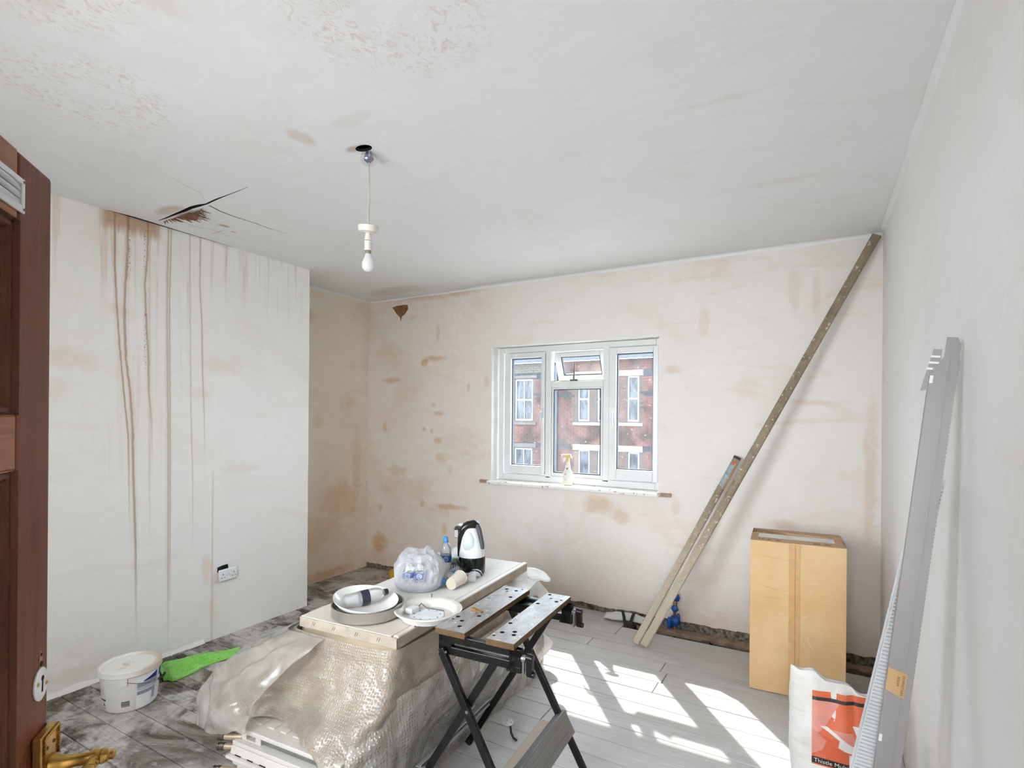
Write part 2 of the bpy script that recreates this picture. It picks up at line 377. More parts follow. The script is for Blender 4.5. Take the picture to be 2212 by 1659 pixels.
# ------------------------------------------------------------------ ceiling with its split, sagging board
def ceil_extra(g, u, v, col):
    wob = (g.noise(g.comb(u, v, 0), 7.0, 2)-0.5)*1.1
    for cu, cv, ru, rv_, st, c in ((-3.42, 1.80, .20, .055, .55, (186, 160, 125)), (-3.36, 2.12, .03, .05, .7, (176, 130, 50)), (-3.42, 2.22, .02, .03, .6, (186, 140, 70)), (-3.50, 2.17, .10, .012, .5, (190, 140, 80)), (-3.6, 4.02, .5, .16, .35, (206, 176, 148))):
        col = g.mix(blob(g, u, v, cu, cv, ru, rv_, wob)*st, col, lin(c))
    return col
def ceil_extra2(g, u, v, col):
    wob = (g.noise(g.comb(u, v, 0), 7.0, 2)-0.5)*1.1
    for cu, cv, ru, rv_, st, c in ((-1.86, 1.80, .075, .03, .65, (176, 150, 128)), (-2.0, 1.60, .06, .12, .45, (205, 180, 150))):
        col = g.mix(blob(g, u, v, cu, cv, ru, rv_, wob)*st, col, lin(c))
    fl0 = g.smooth(g.noise(g.comb(u*1.5, v, 4.0), 15.0, 4, 0.7, 2.5), 0.50, 0.64)       # feathery filler patches
    for cu, cv, r in ((-1.15, 1.22, .34), (-2.45, 1.0, .30), (-1.9, .62, .3)):
        ring = g.smooth((g.math('SQRT', (u-cu).pow(2.0)+(v-cv).pow(2.0))+wob*0.07-r*.6).abs(), r*.55, r*.1)
        col = g.mix(ring*fl0*0.42, col, lin(206, 180, 160))
    return col
CB_, CT_ = lin(236, 236, 236), lin(212, 194, 176)
m_ceil = plaster('plaster_ceiling', (0, 1), CB_, CT_, [(-2.0, .7, .10, .05, .5), (-1.72, .85, .07, .14, .5), (-2.45, 0.55, .25, .05, .5), (-1.70, 1.62, .16, .05, .4), (-.35, 2.2, .25, .04, .3), (-.2, 3.1, .3, .05, .3)], 0.5, ceil_extra2, bmp=0.13)
m_ceil2 = plaster('plaster_ceiling_damp', (0, 1), CB_, CT_, (), 0.5, ceil_extra, bmp=0.13)
m_dark = plain('dark_void', (26, 22, 20), 0.9)
m_rust = plain('wet_board_fibre', (128, 84, 60), 0.85, var=0.25, scale=60)
# outer outline, and the split as a hole in it
outer = [(XA-.2, YF-.2), (XR+.2, YF-.2), (XR+.2, YB+.2), (XA-.2, YB+.2)]
main_crack = [(-3.645, 1.862), (-3.55, 1.858), (-3.43, 1.848), (-3.33, 1.846), (-3.24, 1.838), (-3.17, 1.842), (-3.10, 1.846), (-3.0, 1.838), (-2.89, 1.834), (-2.78, 1.829), (-2.68, 1.822)]
half = [.002, .005, .008, .0085, .010, .009, .006, .0045, .003, .002, .001]
wall_crack = [(XB+.003, 1.62), (XB+.003, 1.75), (XB+.003, 1.86), (XB+.003, 2.0), (XB+.003, 2.2), (XB+.003, 2.42)]
wh = [.002, .020, .024, .014, .008, .002]
b_crack = [(-3.11, 1.868), (-3.14, 1.95), (-3.15, 2.05), (-3.14, 2.18), (-3.15, 2.30), (-3.13, 2.42)]
bh = [.0045, .0046, .0038, .0030, .0022, .0008]
c_crack = [(-3.52, 1.95), (-3.55, 2.03), (-3.50, 2.12), (-3.53, 2.24), (-3.48, 2.36)]
ch_ = [.0008, .0013, .0010, .0008, .0005]
d_crack = [(-3.05, 1.80), (-2.98, 1.74), (-2.97, 1.66), (-2.92, 1.55)]
dh = [.0007, .0006, .0006, .0004]
def sliver(line, hw, along):
    a = []; b = []
    for (x, y), h_ in zip(line, hw):
        if along == 'x': a.append((x, y-h_)); b.append((x, y+h_))
        else: a.append((x-h_, y)); b.append((x+h_, y))
    return a + b[::-1]
holes = [sliver(main_crack, half, 'x'), sliver(wall_crack, wh, 'y'), sliver(b_crack, bh, 'y'), sliver(c_crack, ch_, 'y'), sliver(d_crack, dh, 'y'),
         [(-1.825+.045*cos(a), 1.815+.028*sin(a)) for a in [2*pi*i/14 for i in range(14)]]]
bm = bmesh.new()
def loop(pts):
    vs = [bm.verts.new((x, y, 0)) for x, y in pts]
    for i in range(len(vs)): bm.edges.new((vs[i], vs[(i+1) % len(vs)]))
loop(outer)
for hpts in holes: loop(hpts)
bmesh.ops.triangle_fill(bm, use_beauty=True, use_dissolve=False, edges=bm.edges[:])
bmesh.ops.subdivide_edges(bm, edges=[e for e in bm.edges if e.calc_length() > .35], cuts=3, use_grid_fill=True)
bmesh.ops.triangulate(bm, faces=bm.faces[:])
bmesh.ops.bisect_plane(bm, geom=bm.verts[:]+bm.edges[:]+bm.faces[:], dist=1e-5, plane_co=(-2.78, 0, 0), plane_no=(1, 0, 0))
for f in bm.faces: f.material_index = 2 if f.calc_center_median().x < -2.78 else 0
for v in bm.verts:
    x, y = v.co.x, v.co.y
    z = H
    # the board between the split and the wall hangs down a little
    if x < -2.6 and y > 1.838 and y < 2.6:
        k = max(0, 1-abs(y-1.84)/.55)*max(0, 1-abs(x+3.3)/.55); z -= .006*k
    # soft coved edge at the window wall end of the alcove
    if y > YB-.05 and x < -3.0: z -= .02
    v.co.z = z
for f in bm.faces:
    if f.normal.z > 0: f.normal_flip()
me = bpy.data.meshes.new('ceiling'); bm.to_mesh(me); bm.free(); me.materials.append(m_ceil)
me.materials.append(m_dark); me.materials.append(m_ceil2); me.materials.append(m_dark); ceiling = bpy.data.objects.new('ceiling', me); COL.objects.link(ceiling)
md = ceiling.modifiers.new('board', 'SOLIDIFY'); md.thickness = 0.014; md.offset = -1; md.material_offset_rim = 1  # dark rim paints shade onto the board edges inside the cracks
structure(ceiling, 'skimmed plaster ceiling, split and sagging over the chimney breast', 'ceiling')
vo = MB(); vo.box(XA-.2, YF-.2, H+.10, XR+.2, YB+.2, H+.14); vo.build('ceiling_void', m_dark, ceiling)
vg_ = MB(); vg_.box(XB+.0005, 1.60, H+.0005, XB+.002, 2.44, H+.10); vg_.build('gap_shade', m_dark, ceiling)  # dark strip standing in for the shade inside the wall crack
# torn lath paper showing along the split
tn = MB(); random.seed(3)
for i in range(26):
    x = -3.58 + i*.016; y0 = 1.865+rnd(-.004, .004); L = max(.02, .12*(1-abs(i-15)/16))*rnd(.6, 1.1)
    x1 = x + rnd(-.05, .03)
    tn.add([(x-.005, y0, H-.016), (x+.007, y0, H-.016), (x1+.003, y0+L, H-.022), (x1-.002, y0+L, H-.022)], [(0, 1, 2, 3)])
tn.add([(-3.46, 1.866, H-.017), (-3.30, 1.860, H-.017), (-3.27, 1.90, H-.019), (-3.36, 1.945, H-.021), (-3.40, 1.93, H-.021)], [(0, 1, 2, 3, 4)])
tn.build('torn_board_paper', m_rust, ceiling, thick=.002)['label'] = 'brown torn board paper hanging along the split'
# coving run of filler where ceiling meets the walls
cv = MB()
for (a, b, nx, ny) in (((XR, YF), (XR, YB), -1, 0), ((XA, YB), (XR, YB), 0, -1), ((XA, YC), (XA, YB), 1, 0)):
    n = 40; P = []
    for i in range(n+1):
        t = i/n; x = a[0]+(b[0]-a[0])*t; y = a[1]+(b[1]-a[1])*t
        w_ = .022+.012*mnoise.noise(Vector((x*3, y*3, 5)))
        P.append([(x+nx*w_*k1, y+ny*w_*k1, H-.001-w_*k2) for k1, k2 in ((0, 1), (.12, .55), (.35, .25), (1, 0))])
    cv.grid(P)
cvo = cv.build('trim_3', m_ceil, smooth='all'); structure(cvo, 'rough filled joint between ceiling and walls', 'trim')

# ------------------------------------------------------------------ floor
def floor_mat():
    g = G('dusty_floorboard')
    geo = g.n('ShaderNodeNewGeometry'); P = g.xyz(geo.outputs['Position']); x, y = P[0], P[1]
    oi = g.n('ShaderNodeObjectInfo'); rn = X(g, oi.outputs['Random'])
    vec = g.comb(x + rn*7, y, rn*5)
    grain = g.noise(g.comb(x*1.2 + rn*9, y*22, rn*3), 4.0, 6, 0.62, 0.6)
    big = g.noise(g.comb(x*0.8 + rn*0.25, y, 0), 2.3, 8, 0.70, 0.5) + (rn-0.5)*0.10; mid = g.noise(vec, 6.0, 6, 0.65, 0.8)
    left = g.smooth(x, -2.0, -2.7)
    wood = g.mix(g.smooth(grain, 0.25, 0.75), lin(164, 159, 154), lin(206, 202, 198))
    dirt = g.mix(g.smooth(grain, 0.3, 0.7), lin(48, 36, 30), lin(92, 76, 64))
    col = g.mix(g.smooth(big + (mid-0.5)*0.7, 0.40, 0.58)*left*0.95 + left*0.05, wood, dirt)
    col = g.mix(g.smooth(y, 3.0, 3.9)*0.35, col, lin(140, 116, 94))
    dust = g.smooth(g.noise(g.comb(x*0.8, y, 2.0), 3.1, 7, 0.68, 0.8), 0.42, 0.66)
    col = g.mix(dust*(0.40 + left*0.28), col, lin(206, 200, 193))
    dust2 = g.smooth(x, -2.4, -1.5)*0.44
    col = g.mix(dust2, col, lin(212, 212, 213))
    spots = g.smooth(g.noise(g.comb(x, y, 4.0), 38.0, 3, 0.7), 0.66, 0.72)
    col = g.mix(spots*0.6, col, lin(228, 224, 218))
    col = g.mix((rn-0.5)*0.4, col, lin(160, 150, 138))
    dk = g.smooth(g.noise(g.comb(x*0.6, y*2.2, 7.0), 12.0, 4, 0.7), 0.64, 0.74)
    col = g.mix(dk*(0.12+left*0.5), col, lin(48, 38, 33))
    return g.done(g.pbr(col, 0.62, 0.0, g.bump(grain*0.6+mid*0.4, 0.35, 0.006), Specular_IOR_Level=0.3))
m_floor = floor_mat()
sub = MB(); sub.box(XA-.2, YF-2.0, -.36, XR+.9, YB+.05, -.32)
floor = sub.build('floor', m_dark); structure(floor, 'old dusty floorboards of the room being plastered', 'floor')
seams = [4.03, 3.872, 3.722, 3.586, 3.438, 3.292, 3.151, 2.995, 2.854, 2.716, 2.566, 2.421, 2.272, 2.125, 1.972, 1.828, 1.687, 1.542, 1.401, 1.249, 1.10, .95, .80, .65, .5, .35, .2, .05, -.1, -.3]
random.seed(11)
gap = .0046
def board(x0, x1, y0, y1, z=0.0, nm='floorboard'):
    mb = MB(); c = .0022; zz = z + rnd(-.0012, .0006)
    x0 += gap/2; x1 -= gap/2; y0 += gap/2; y1 -= gap/2
    b = [(x0, y0), (x1, y0), (x1, y1), (x0, y1)]; t = [(x0+c, y0+c), (x1-c, y0+c), (x1-c, y1-c), (x0+c, y1-c)]
    mb.add([(x, y, zz-.02) for x, y in b]+[(x, y, zz-c) for x, y in b]+[(x, y, zz) for x, y in t],
           [(0, 1, 5, 4), (1, 2, 6, 5), (2, 3, 7, 6), (3, 0, 4, 7), (4, 5, 9, 8), (5, 6, 10, 9), (6, 7, 11, 10), (7, 4, 8, 11), (8, 9, 10, 11)])
    return mb.build(nm, m_floor, floor)
for i in range(len(seams)-1):
    y1, y0 = seams[i], seams[i+1]
    xl = XA if y0 > YC-.1 else XB
    if y1 > YC > y0: xl = XB
    cuts = []
    if 1.82 < y0 and y1 < 2.13: xl = -3.14                # old hearth patch on the left
    if i == 5: cuts = [-0.832]
    elif i == 0: cuts = [-1.30]
    else: cuts = [rnd(-3.0, -.3)] if random.random() < .75 else []
    if 3.0 < y1 < 3.16: cuts = [-3.2]
    pts = [xl] + sorted(c for c in cuts if xl+.3 < c < XR-.2) + [XR]
    for a, b in zip(pts[:-1], pts[1:]): board(a, b, y0, y1)
hs = [2.125, 2.008, 1.888, 1.828]
for y1, y0 in zip(hs[:-1], hs[1:]): board(XB, -3.142, y0, y1, .003)
# strip left against the window wall, beyond the missing board
board(XA, -1.30, 4.03, YB+.02, -.001)
bt = MB(); bt.box(-1.22, 4.142, -.040, XR-.002, 4.240, -.012); bt.build('floorboard', plain('old_batten', (150, 128, 108), .85, var=.2, scale=14), floor, bevel=.002)
# joist blocks seen in the gap
jm = plain('joist_timber', (92, 74, 58), 0.8, var=.2)
for x in (-.70, .25, -1.26):
    j = MB(); j.box(x-.03, 3.9, -.16, x+.03, 4.25, -.025); j.build('joist', jm, floor)
# crumbling base of the plaster: a broken grey band along the window wall and a fillet along the breast
m_base = plain('crumbled_mortar', (128, 118, 106), 0.95, var=.35, scale=40, bump=.6)
cb = MB(); n = 170; P = []
for i in range(n+1):
    x = XA + (XR-XA)*i/n; hgt = .040+.016*fbm(x*5, 0, 1); P.append([(x, YB-.002-.014*(.5+.5*fbm(x*14, k, 2)), hgt*k-.03*(1-k)) for k in (0, .3, .6, .85, 1.0)] + [(x, YB+.01, hgt+.004)])
cb.grid(P); structure(cb.build('baseboard_back', m_base), 'crumbled grey mortar band along the foot of the window wall', 'baseboard')
fl = MB(); n = 60; P = []
for i in range(n+1):
    y = .46 + (2.23-.46)*i/n; a = .018+.007*fbm(y*6, 1, 1); P.append([(XB-.01, y, .04+.02*fbm(y*4, 3, 1)), (XB+.004, y, .022+.01*fbm(y*9, 2, 1)), (XB+a*.6, y, .007), (XB+a, y, -.004)])
fl.grid(P); structure(fl.build('baseboard_left', m_breast1, smooth='all'), 'thin fillet of plaster along the foot of the chimney breast', 'baseboard')
# red-brown bare patch in the plaster near the alcove corner
rp = MB(); random.seed(5)
pts = [(-3.86, 2.735), (-3.80, 2.745), (-3.70, 2.748), (-3.655, 2.742), (-3.65, 2.70), (-3.69, 2.655), (-3.735, 2.625), (-3.745, 2.585), (-3.755, 2.625), (-3.80, 2.66), (-3.83, 2.70)]
rp.hexa([(x, YB+.002, z) for x, z in pts], [(x, YB-.003, z) for x, z in pts])
ro = rp.build('bare_patch', plain('wet_backing', (140, 98, 62), .9, var=.15, scale=30, bump=.3), wall_back); ro['label'] = 'brown bare patch where the plaster has come away'
# ------------------------------------------------------------------ window
m_upvc = plain('white_upvc', (226, 227, 226), 0.32, var=.02, scale=4)
m_seal = plain('dark_gasket', (70, 74, 78), .7)
def glass_mat(name, haze):
    g = G(name); P = g.xyz(); uv = g.comb(P[0], P[2], 0)
    sp = g.smooth(g.voro(uv, 34.0), 0.14, 0.06)*g.smooth(g.noise(uv, 9.0, 3), 0.50, 0.60)
    sp2 = g.smooth(g.voro(uv, 14.0), 0.075, 0.05)*g.smooth(g.noise(uv, 5.0, 2), 0.50, 0.56)
    run = g.smooth(g.noise(g.comb(P[0]*40, P[2]*2.2, 1.0), 1.0, 4, .6), .60, .78)*0.05
    sm = g.smooth(g.noise(uv, 3.2, 5, .6, .8), .45, .75)*haze
    f = (sp*0.85+sp2*0.8+run+sm+haze*0.55).min(0.92)
    tl = g.n('ShaderNodeBsdfTranslucent'); tl.inputs[0].default_value = (.30, .31, .32, 1)
    df = g.n('ShaderNodeBsdfDiffuse'); df.inputs[0].default_value = (.80, .81, .82, 1)
    dirt = g.shader_mix(0.5, tl.outputs[0], df.outputs[0])
    body = g.shader_mix(f, g.transp((.95, .97, .97)), dirt)
    gl = g.n('ShaderNodeBsdfGlossy'); gl.inputs['Roughness'].default_value = 0.03
    return g.done(g.shader_mix(0.02, body, gl.outputs[0]))
m_glass = glass_mat('dusty_glass', 0.06)
def rect_frame(mb, x0, x1, z0, z1, wd, y0, y1, m=None):
    wl, wr, wb, wt = wd if isinstance(wd, tuple) else (wd,)*4
    for b in ((x0, z0, x0+wl, z1), (x1-wr, z0, x1, z1), (x0+wl, z0, x1-wr, z0+wb), (x0+wl, z1-wt, x1-wr, z1)):
        mb.box(b[0], y0, b[1], b[2], y1, b[3], m)
FY0, FY1 = 4.362, 4.430
win = MB(); rect_frame(win, WX0+.02, WX1-.012, 1.022, 2.250, (.052, .040, .058, .052), FY0, FY1)
win.box(-2.132, FY0, 1.06, -2.076, FY1, 2.21); win.box(-1.590, FY0, 1.06, -1.534, FY1, 2.21)
win.box(-2.076, FY0, 1.868, -1.590, FY1, 1.925)
wo = win.build('window_1', m_upvc, bevel=.006, seg=2); structure(wo, 'white three-light window with an open top vent and dusty panes', 'window')
def pane(x0, x1, z0, z1, parent, m=None, y=4.395):
    mb = MB(); mb.box(x0, y-.003, z0, x1, y+.003, z1, m)
    return mb.build('pane', m_glass, parent)
def bead(x0, x1, z0, z1, parent, m=None, y=4.372):
    mb = MB(); rect_frame(mb, x0-.002, x1+.002, z0-.002, z1+.002, .010, y, y+.03, m); return mb.build('gasket', m_seal, parent)
def sash(x0, x1, z0, z1, wd, side):
    mb = MB(); rect_frame(mb, x0, x1, z0, z1, wd, 4.350, 4.418)
    s = mb.build('casement', m_upvc, wo, bevel=.007, seg=2)
    wl, wr, wb, wt = wd; pane(x0+wl-.008, x1-wr+.008, z0+wb-.008, z1-wt+.008, s); bead(x0+wl, x1-wr, z0+wb, z1-wt, s)
    hx = (x1-wr*.5) if side > 0 else (x0+wl*.5)
    h = MB(); h.box(hx-.011, 4.338, 1.60, hx+.011, 4.350, 1.685)
    h.tube([(hx, 4.342, 1.655), (hx, 4.318, 1.652), (hx-.004*side, 4.310, 1.640), (hx-.010*side, 4.310, 1.58), (hx-.016*side, 4.314, 1.535)], [.010, .010, .010, .008, .006], 10)
    h.build('window_handle', m_upvc if side < 0 else plain('grey_handle', (196, 198, 200), .35), s, smooth=True, bevel=.003)
    return s
sash(-2.552, -2.135, 1.085, 2.192, (.070, .036, .078, .046), 1)
sash(-1.532, -1.118, 1.085, 2.192, (.062, .044, .090, .050), -1)
pane(-2.060, -1.606, 1.095, 1.862, wo); bead(-2.054, -1.610, 1.112, 1.856, wo)
rf = MB(); rect_frame(rf, -2.074, -1.592, 1.082, 1.868, (.020, .018, .030, .014), 4.368, 4.40); rf.build('glazing_bead', m_upvc, wo, bevel=.004)
# top vent, hinged at its head and pushed open
hinge = Matrix.Translation(Vector((0, 4.424, 2.190))) @ Matrix.Rotation(radians(24), 4, 'X') @ Matrix.Translation(Vector((0, -4.424, -2.190)))
vm = MB(); rect_frame(vm, -2.066, -1.600, 1.930, 2.192, (.058, .040, .046, .040), 4.392, 4.446, hinge)
vent = vm.build('vent_sash', m_upvc, wo, bevel=.006); pane(-2.012, -1.636, 1.972, 2.156, vent, hinge, 4.420); bead(-2.008, -1.640, 1.976, 2.152, vent, hinge, 4.40)
st = MB(); st.tube([(-1.862, 4.372, 1.945), (-1.866, 4.39, 1.985), (-1.885, 4.44, 2.085)], [.009, .007, .005], 8); st.box(-1.895, 4.362, 1.926, -1.825, 4.384, 1.940)
st.build('vent_stay', plain('tarnished_brass', (104, 92, 74), .45, .6), wo, smooth=True)
pv = MB(); pv.box(-2.076, 4.372, 1.925, -1.590, 4.428, 1.932); pv.build('vent_seat', plain('yellowed_seal', (196, 178, 132), .7, var=.15), wo)

# window board
sb = MB(); random.seed(9)
n = 60; P = []
for i in range(n+1):
    x = -2.742+(2.742-1.0)*i/n
    ov = .050+.006*fbm(x*5, 0, 0) - (.03 if (x < -2.665 or x > -1.075) else 0)
    P.append([(x, YB-ov, .990), (x, YB-ov-.002, 1.010), (x, YB-ov+.008, 1.019), (x, 4.30, 1.020), (x, 4.372, 1.021)])
sb.grid(P); sb.add([P[0][k] for k in range(5)]+[P[-1][k] for k in range(5)], [(0, 1, 2, 3, 4), (9, 8, 7, 6, 5)])
g = G('worn_sill_paint'); PP = g.xyz(); uv = g.comb(PP[0], PP[1], PP[2])
horn = g.smooth(PP[0], -2.64, -2.67) + g.smooth(PP[0], -1.09, -1.06)
worn = (g.smooth(g.noise(uv, 26.0, 5, .65), .56, .64)*0.8 + horn*0.9).sat()
m_sill = g.done(g.pbr(g.mix(worn, lin(238, 236, 230), lin(160, 128, 104)), .6))
structure(sb.build('trim_1', m_sill, thick=.012), 'worn white window board under the window', 'sill')

# ------------------------------------------------------------------ house across the street
HY = 16.0
m_brick = plain('red_brick', (80, 53, 49), .9, var=.35, scale=2.6)
m_mortar = plain('lime_mortar', (70, 61, 58), .95)
m_blue = plain('blue_brick', (30, 34, 42), .8, var=.2)
m_buff = plain('stone_grey', (76, 72, 68), .9, var=.1)
m_stone = plain('painted_stone', (136, 138, 141), .7, var=.03)
m_slate = plain('roof_slate', (38, 43, 53), .6, var=.2)
m_owin = plain('far_window_paint', (118, 121, 127), .4)
def far_glass():
    g = G('far_glass'); P = g.xyz(); f = g.smooth(g.noise(g.comb(P[0]*3, P[2]*.9, P[1]), 2.2, 4, .6, .6), .40, .62)
    return g.done(g.pbr(g.mix(f, lin(16, 20, 30), lin(60, 65, 74)), .06))
m_fglass = far_glass()
house = thing('brick_house', 'red brick house with white lintels across the street, seen through the window', 'house', (0, 0, 0))
FX0, FX1, FZ0, FZ1 = -13.2, -2.6, -2.9, 3.42
wins = [(-8.98, -8.29, 1.50, 2.90), (-8.99, -8.30, -.95, .58), (-6.68, -6.28, 1.50, 2.90), (-6.66, -6.26, -.95, .60), (-6.02, -5.42, 1.50, 2.90), (-6.0, -5.42, -.95, .58), (-5.06, -4.69, 1.50, 2.90), (-5.03, -4.67, -.95, .58),
        (-11.6, -10.9, 1.5, 2.9), (-11.6, -10.9, -.95, .58)]
core = MB()
xs = sorted({FX0, FX1, *[a for wq in wins for a in wq[:2]]}); zs = sorted({FZ0, FZ1, *[a for wq in wins for a in wq[2:]]})
for i in range(len(xs)-1):
    for j in range(len(zs)-1):
        cx_, cz_ = (xs[i]+xs[i+1])/2, (zs[j]+zs[j+1])/2
        if any(a < cx_ < b and c < cz_ < d for a, b, c, d in wins): continue
        core.box(xs[i], HY+.006, zs[j], xs[i+1], HY+.35, zs[j+1])
core.box(FX0, HY+2.0, FZ0, FX1, HY+2.2, FZ1)
core.build('facade', m_mortar, house)
rb = MB(); bb = MB(); bf = MB(); random.seed(2)
cp, bl, bh2 = .075, .225, .065
k = 0; z = FZ0
while z < 3.36:
    off = (.1125 if k % 2 else 0); x = FX0 - off
    blue = any(abs(z-q) < .04 for q in (2.26, 2.335, .62, .70, 2.91, 2.985, 3.06))
    buff = 3.05 < z < 3.4 and False
    while x < FX1:
        x0, x1 = max(x, FX0), min(x+bl-.010, FX1)
        if x1-x0 > .03 and not any(a-.02 < x1 and x0 < b+.02 and c-.02 < z+bh2 and z < d+.02 for a, b, c, d in wins):
            # big chunks only outside what can ever be seen through the window
            tgt = bb if (blue and not (-6.85 < (x0+x1)/2 < -4.55)) else (bf if (z > 3.09 and x1 < -7.2) else rb)
            pr = rnd(0, .006)
            tgt.box(x0, HY-pr, z, x1, HY+.02, z+bh2)
        x += bl
    z += cp; k += 1

o = rb.build('brickwork', m_brick, house); o['kind'] = 'stuff'; o['label'] = 'red facing bricks'
o = bb.build('string_course', m_blue, house); o['kind'] = 'stuff'; o['label'] = 'dark blue brick bands'
o = bf.build('frieze', m_buff, house); o['kind'] = 'stuff'; o['label'] = 'grey stone-coloured bricks under the eaves'
for (x0, x1, z0, z1, m) in ((-6.82, -4.57, 2.90, 3.07, m_stone), (-6.82, -4.57, .585, .765, m_stone), (-9.1, -8.12, 2.92, 3.02, m_buff), (-9.08, -8.15, .60, .74, m_buff), (-11.7, -10.8, 2.92, 3.02, m_buff)):
    mb = MB(); mb.box(x0, HY-.03, z0, x1, HY+.1, z1); mb.build('lintel', m, house, bevel=.008)
for (x0, x1, z0, z1, m) in ((-6.82, -4.57, 1.375, 1.465, m_stone), (-9.08, -8.15, 1.36, 1.45, m_buff), (-11.7, -10.8, 1.36, 1.45, m_buff)):
    mb = MB(); mb.box(x0, HY-.06, z0, x1, HY+.1, z1); mb.build('stone_sill', m, house, bevel=.008)
for i, (x0, x1, z0, z1) in enumerate(wins):
    mb = MB(); rect_frame(mb, x0, x1, z0, z1, .055, HY+.05, HY+.12); zm = (z0+z1)/2; mb.box(x0+.05, HY+.045, zm-.025, x1-.05, HY+.11, zm+.025)
    if i in (0, 1, 8, 9): mb.box((x0+x1)/2-.014, HY+.06, z0+.05, (x0+x1)/2+.014, HY+.10, z1-.05)
    fr = mb.build('sash_window', m_owin, house)
    for za, zb in ((z0+.05, zm-.02), (zm+.02, z1-.05)):
        p = MB(); p.box(x0+.05, HY+.085, za, x1-.05, HY+.09, zb); p.build('pane', m_fglass, fr)
dp = MB(); dp.tube([(-7.40, HY-.07, 3.3), (-7.40, HY-.07, 1.2), (-7.40, HY-.07, -2.8)], .045, 10); dp.build('downpipe', plain('iron_pipe', (52, 62, 80), .5), house, smooth=True)
gt = MB(); gt.box(FX0, HY-.14, 3.44, FX1, HY-.02, 3.55); gt.build('gutter', plain('grey_gutter', (58, 65, 76), .5), house)
rfm = MB(); rfm.add([(FX0, HY-.1, 3.53), (FX1, HY-.1, 3.53), (FX1, HY+2.4, 5.3), (FX0, HY+2.4, 5.3)], [(0, 1, 2, 3)])
roof = rfm.build('roof', m_slate, house, thick=.05)
sl = MB()
for r_ in range(14):
    for c_ in range(int((FX1-FX0)/.25)):
        x = FX0 + c_*.25 + (.125 if r_ % 2 else 0); y = HY-.16+r_*.155; z = 3.56+r_*.110
        sl.add([(x+.004, y, z+.004), (x+.246, y, z+.004), (x+.246, y+.30, z+.205), (x+.004, y+.30, z+.205), (x+.004, y, z-.006), (x+.246, y, z-.006)], [(0, 1, 2, 3), (4, 5, 1, 0)])
o = sl.build('roof_slates', m_slate, house); o['kind'] = 'stuff'
# our own street and the far pavement
gm = plain('pale_paving', (178, 177, 174), .95, var=.1)
st_ = MB(); st_.box(-40, -40, -3.1, 40, 40, -3.0); structure(st_.build('ground', gm), 'street below the window', 'street')

# ------------------------------------------------------------------ spray bottle on the window board
def spray_bottle(loc):
    t = thing('spray_bottle', 'white trigger spray bottle standing on the window board', 'spray bottle', loc)
    pl = plain('frosted_plastic', (232, 232, 226), .45, var=.02, Transmission_Weight=0.0)
    prof = [(.038, 0), (.043, .004), (.044, .03), (.044, .085), (.042, .105), (.034, .124), (.027, .138), (.022, .165), (.017, .186), (.013, .196), (.013, .206)]
    m = Matrix.Diagonal((1, .62, 1, 1))
    mb = MB(); mb.lathe(prof, 28, m); mb.build('bottle_body', pl, t, smooth=True)
    lb = MB(); lb.lathe([(.0230, .148), (.0192, .178)], 28, m, False, False); lb.build('neck_label', plain('pale_lime', (226, 226, 150), .5), t, smooth='all')
    for (x, z, w_, h_, c) in ((.002, .142, .012, .014, (206, 66, 50)), (-.012, .094, .020, .012, (236, 190, 184)), (-.010, .046, .018, .012, (236, 196, 188))):
        r_ = .044 if z < .1 else .0262
        yy = -.62*sqrt(max(0, r_*r_-x*x))-.001
        q = MB(); q.box(x-w_/2, yy-.0006, z-h_/2, x+w_/2, yy+.0004, z+h_/2); q.build('printed_mark', plain('mark_%d' % c[1], c, .5), t)
    q = MB(); q.lathe([(.0445, .012), (.0445, .022)], 28, m, False, False); q.build('base_label', plain('pale_lime', (226, 226, 150), .5), t, smooth='all')
    tr = plain('cream_trigger', (224, 196, 130), .4)
    c = MB(); c.lathe([(.016, .200), (.016, .222), (.012, .226)], 20); c.build('collar', tr, t, smooth=True)
    h = MB(); h.hexa([(-.050, -.012, .244), (.038, -.012, .232), (.038, .012, .232), (-.050, .012, .244)], [(-.050, -.011, .262), (.022, -.011, .268), (.022, .011, .268), (-.050, .011, .262)])
    h.box(-.012, -.010, .222, .014, .010, .24); h.build('spray_head', tr, t, bevel=.005)
    nz = MB(); nz.tube([(-.050, 0, .253), (-.062, 0, .253)], .009, 12); nz.build('nozzle', plain('white_nozzle', (240, 238, 230), .4), t)
    g_ = MB(); g_.tube([(-.022, 0, .246), (-.030, 0, .225), (-.042, 0, .198)], [.006, .006, .004], 8); g_.build('trigger', plain('white_nozzle', (240, 238, 230), .4), t, smooth=True)
    return t
spray_bottle((-1.880, 4.300, 1.021))
# ------------------------------------------------------------------ door, swung open into the room on the left
def wood(name, c0, c1, scale=1.0, rough=.42, axis=2):
    g = G(name); P = g.xyz(); q = [P[0]*14, P[1]*14, P[2]*14]; q[axis] = P[axis]*0.9
    n = g.noise(g.comb(*q), 2.6*scale, 6, .62, .8); n2 = g.noise(g.comb(*q), 16*scale, 4, .6)
    worn = g.smooth(g.noise(g.comb(P[0]*9, P[1]*9, P[2]*3), 2.2, 5, .65), .62, .76)*0.16
    col = g.mix(g.smooth(n, .25, .75), c0, c1); col = g.mix(g.smooth(n2, .45, .62)*0.22, col, tuple(v*.6 for v in c0))
    col = g.mix(worn, col, tuple(min(1, v*1.7+.04) for v in c1))
    return g.done(g.pbr(col, rough, 0.0, g.bump(n2, .25, .003), Specular_IOR_Level=.22))
m_door = wood('varnished_mahogany', lin(98, 48, 28), lin(126, 70, 46))
m_mould = wood('dark_moulding', lin(74, 42, 28), lin(104, 64, 42))
m_panel = wood('golden_panel', lin(140, 104, 54), lin(176, 138, 84))
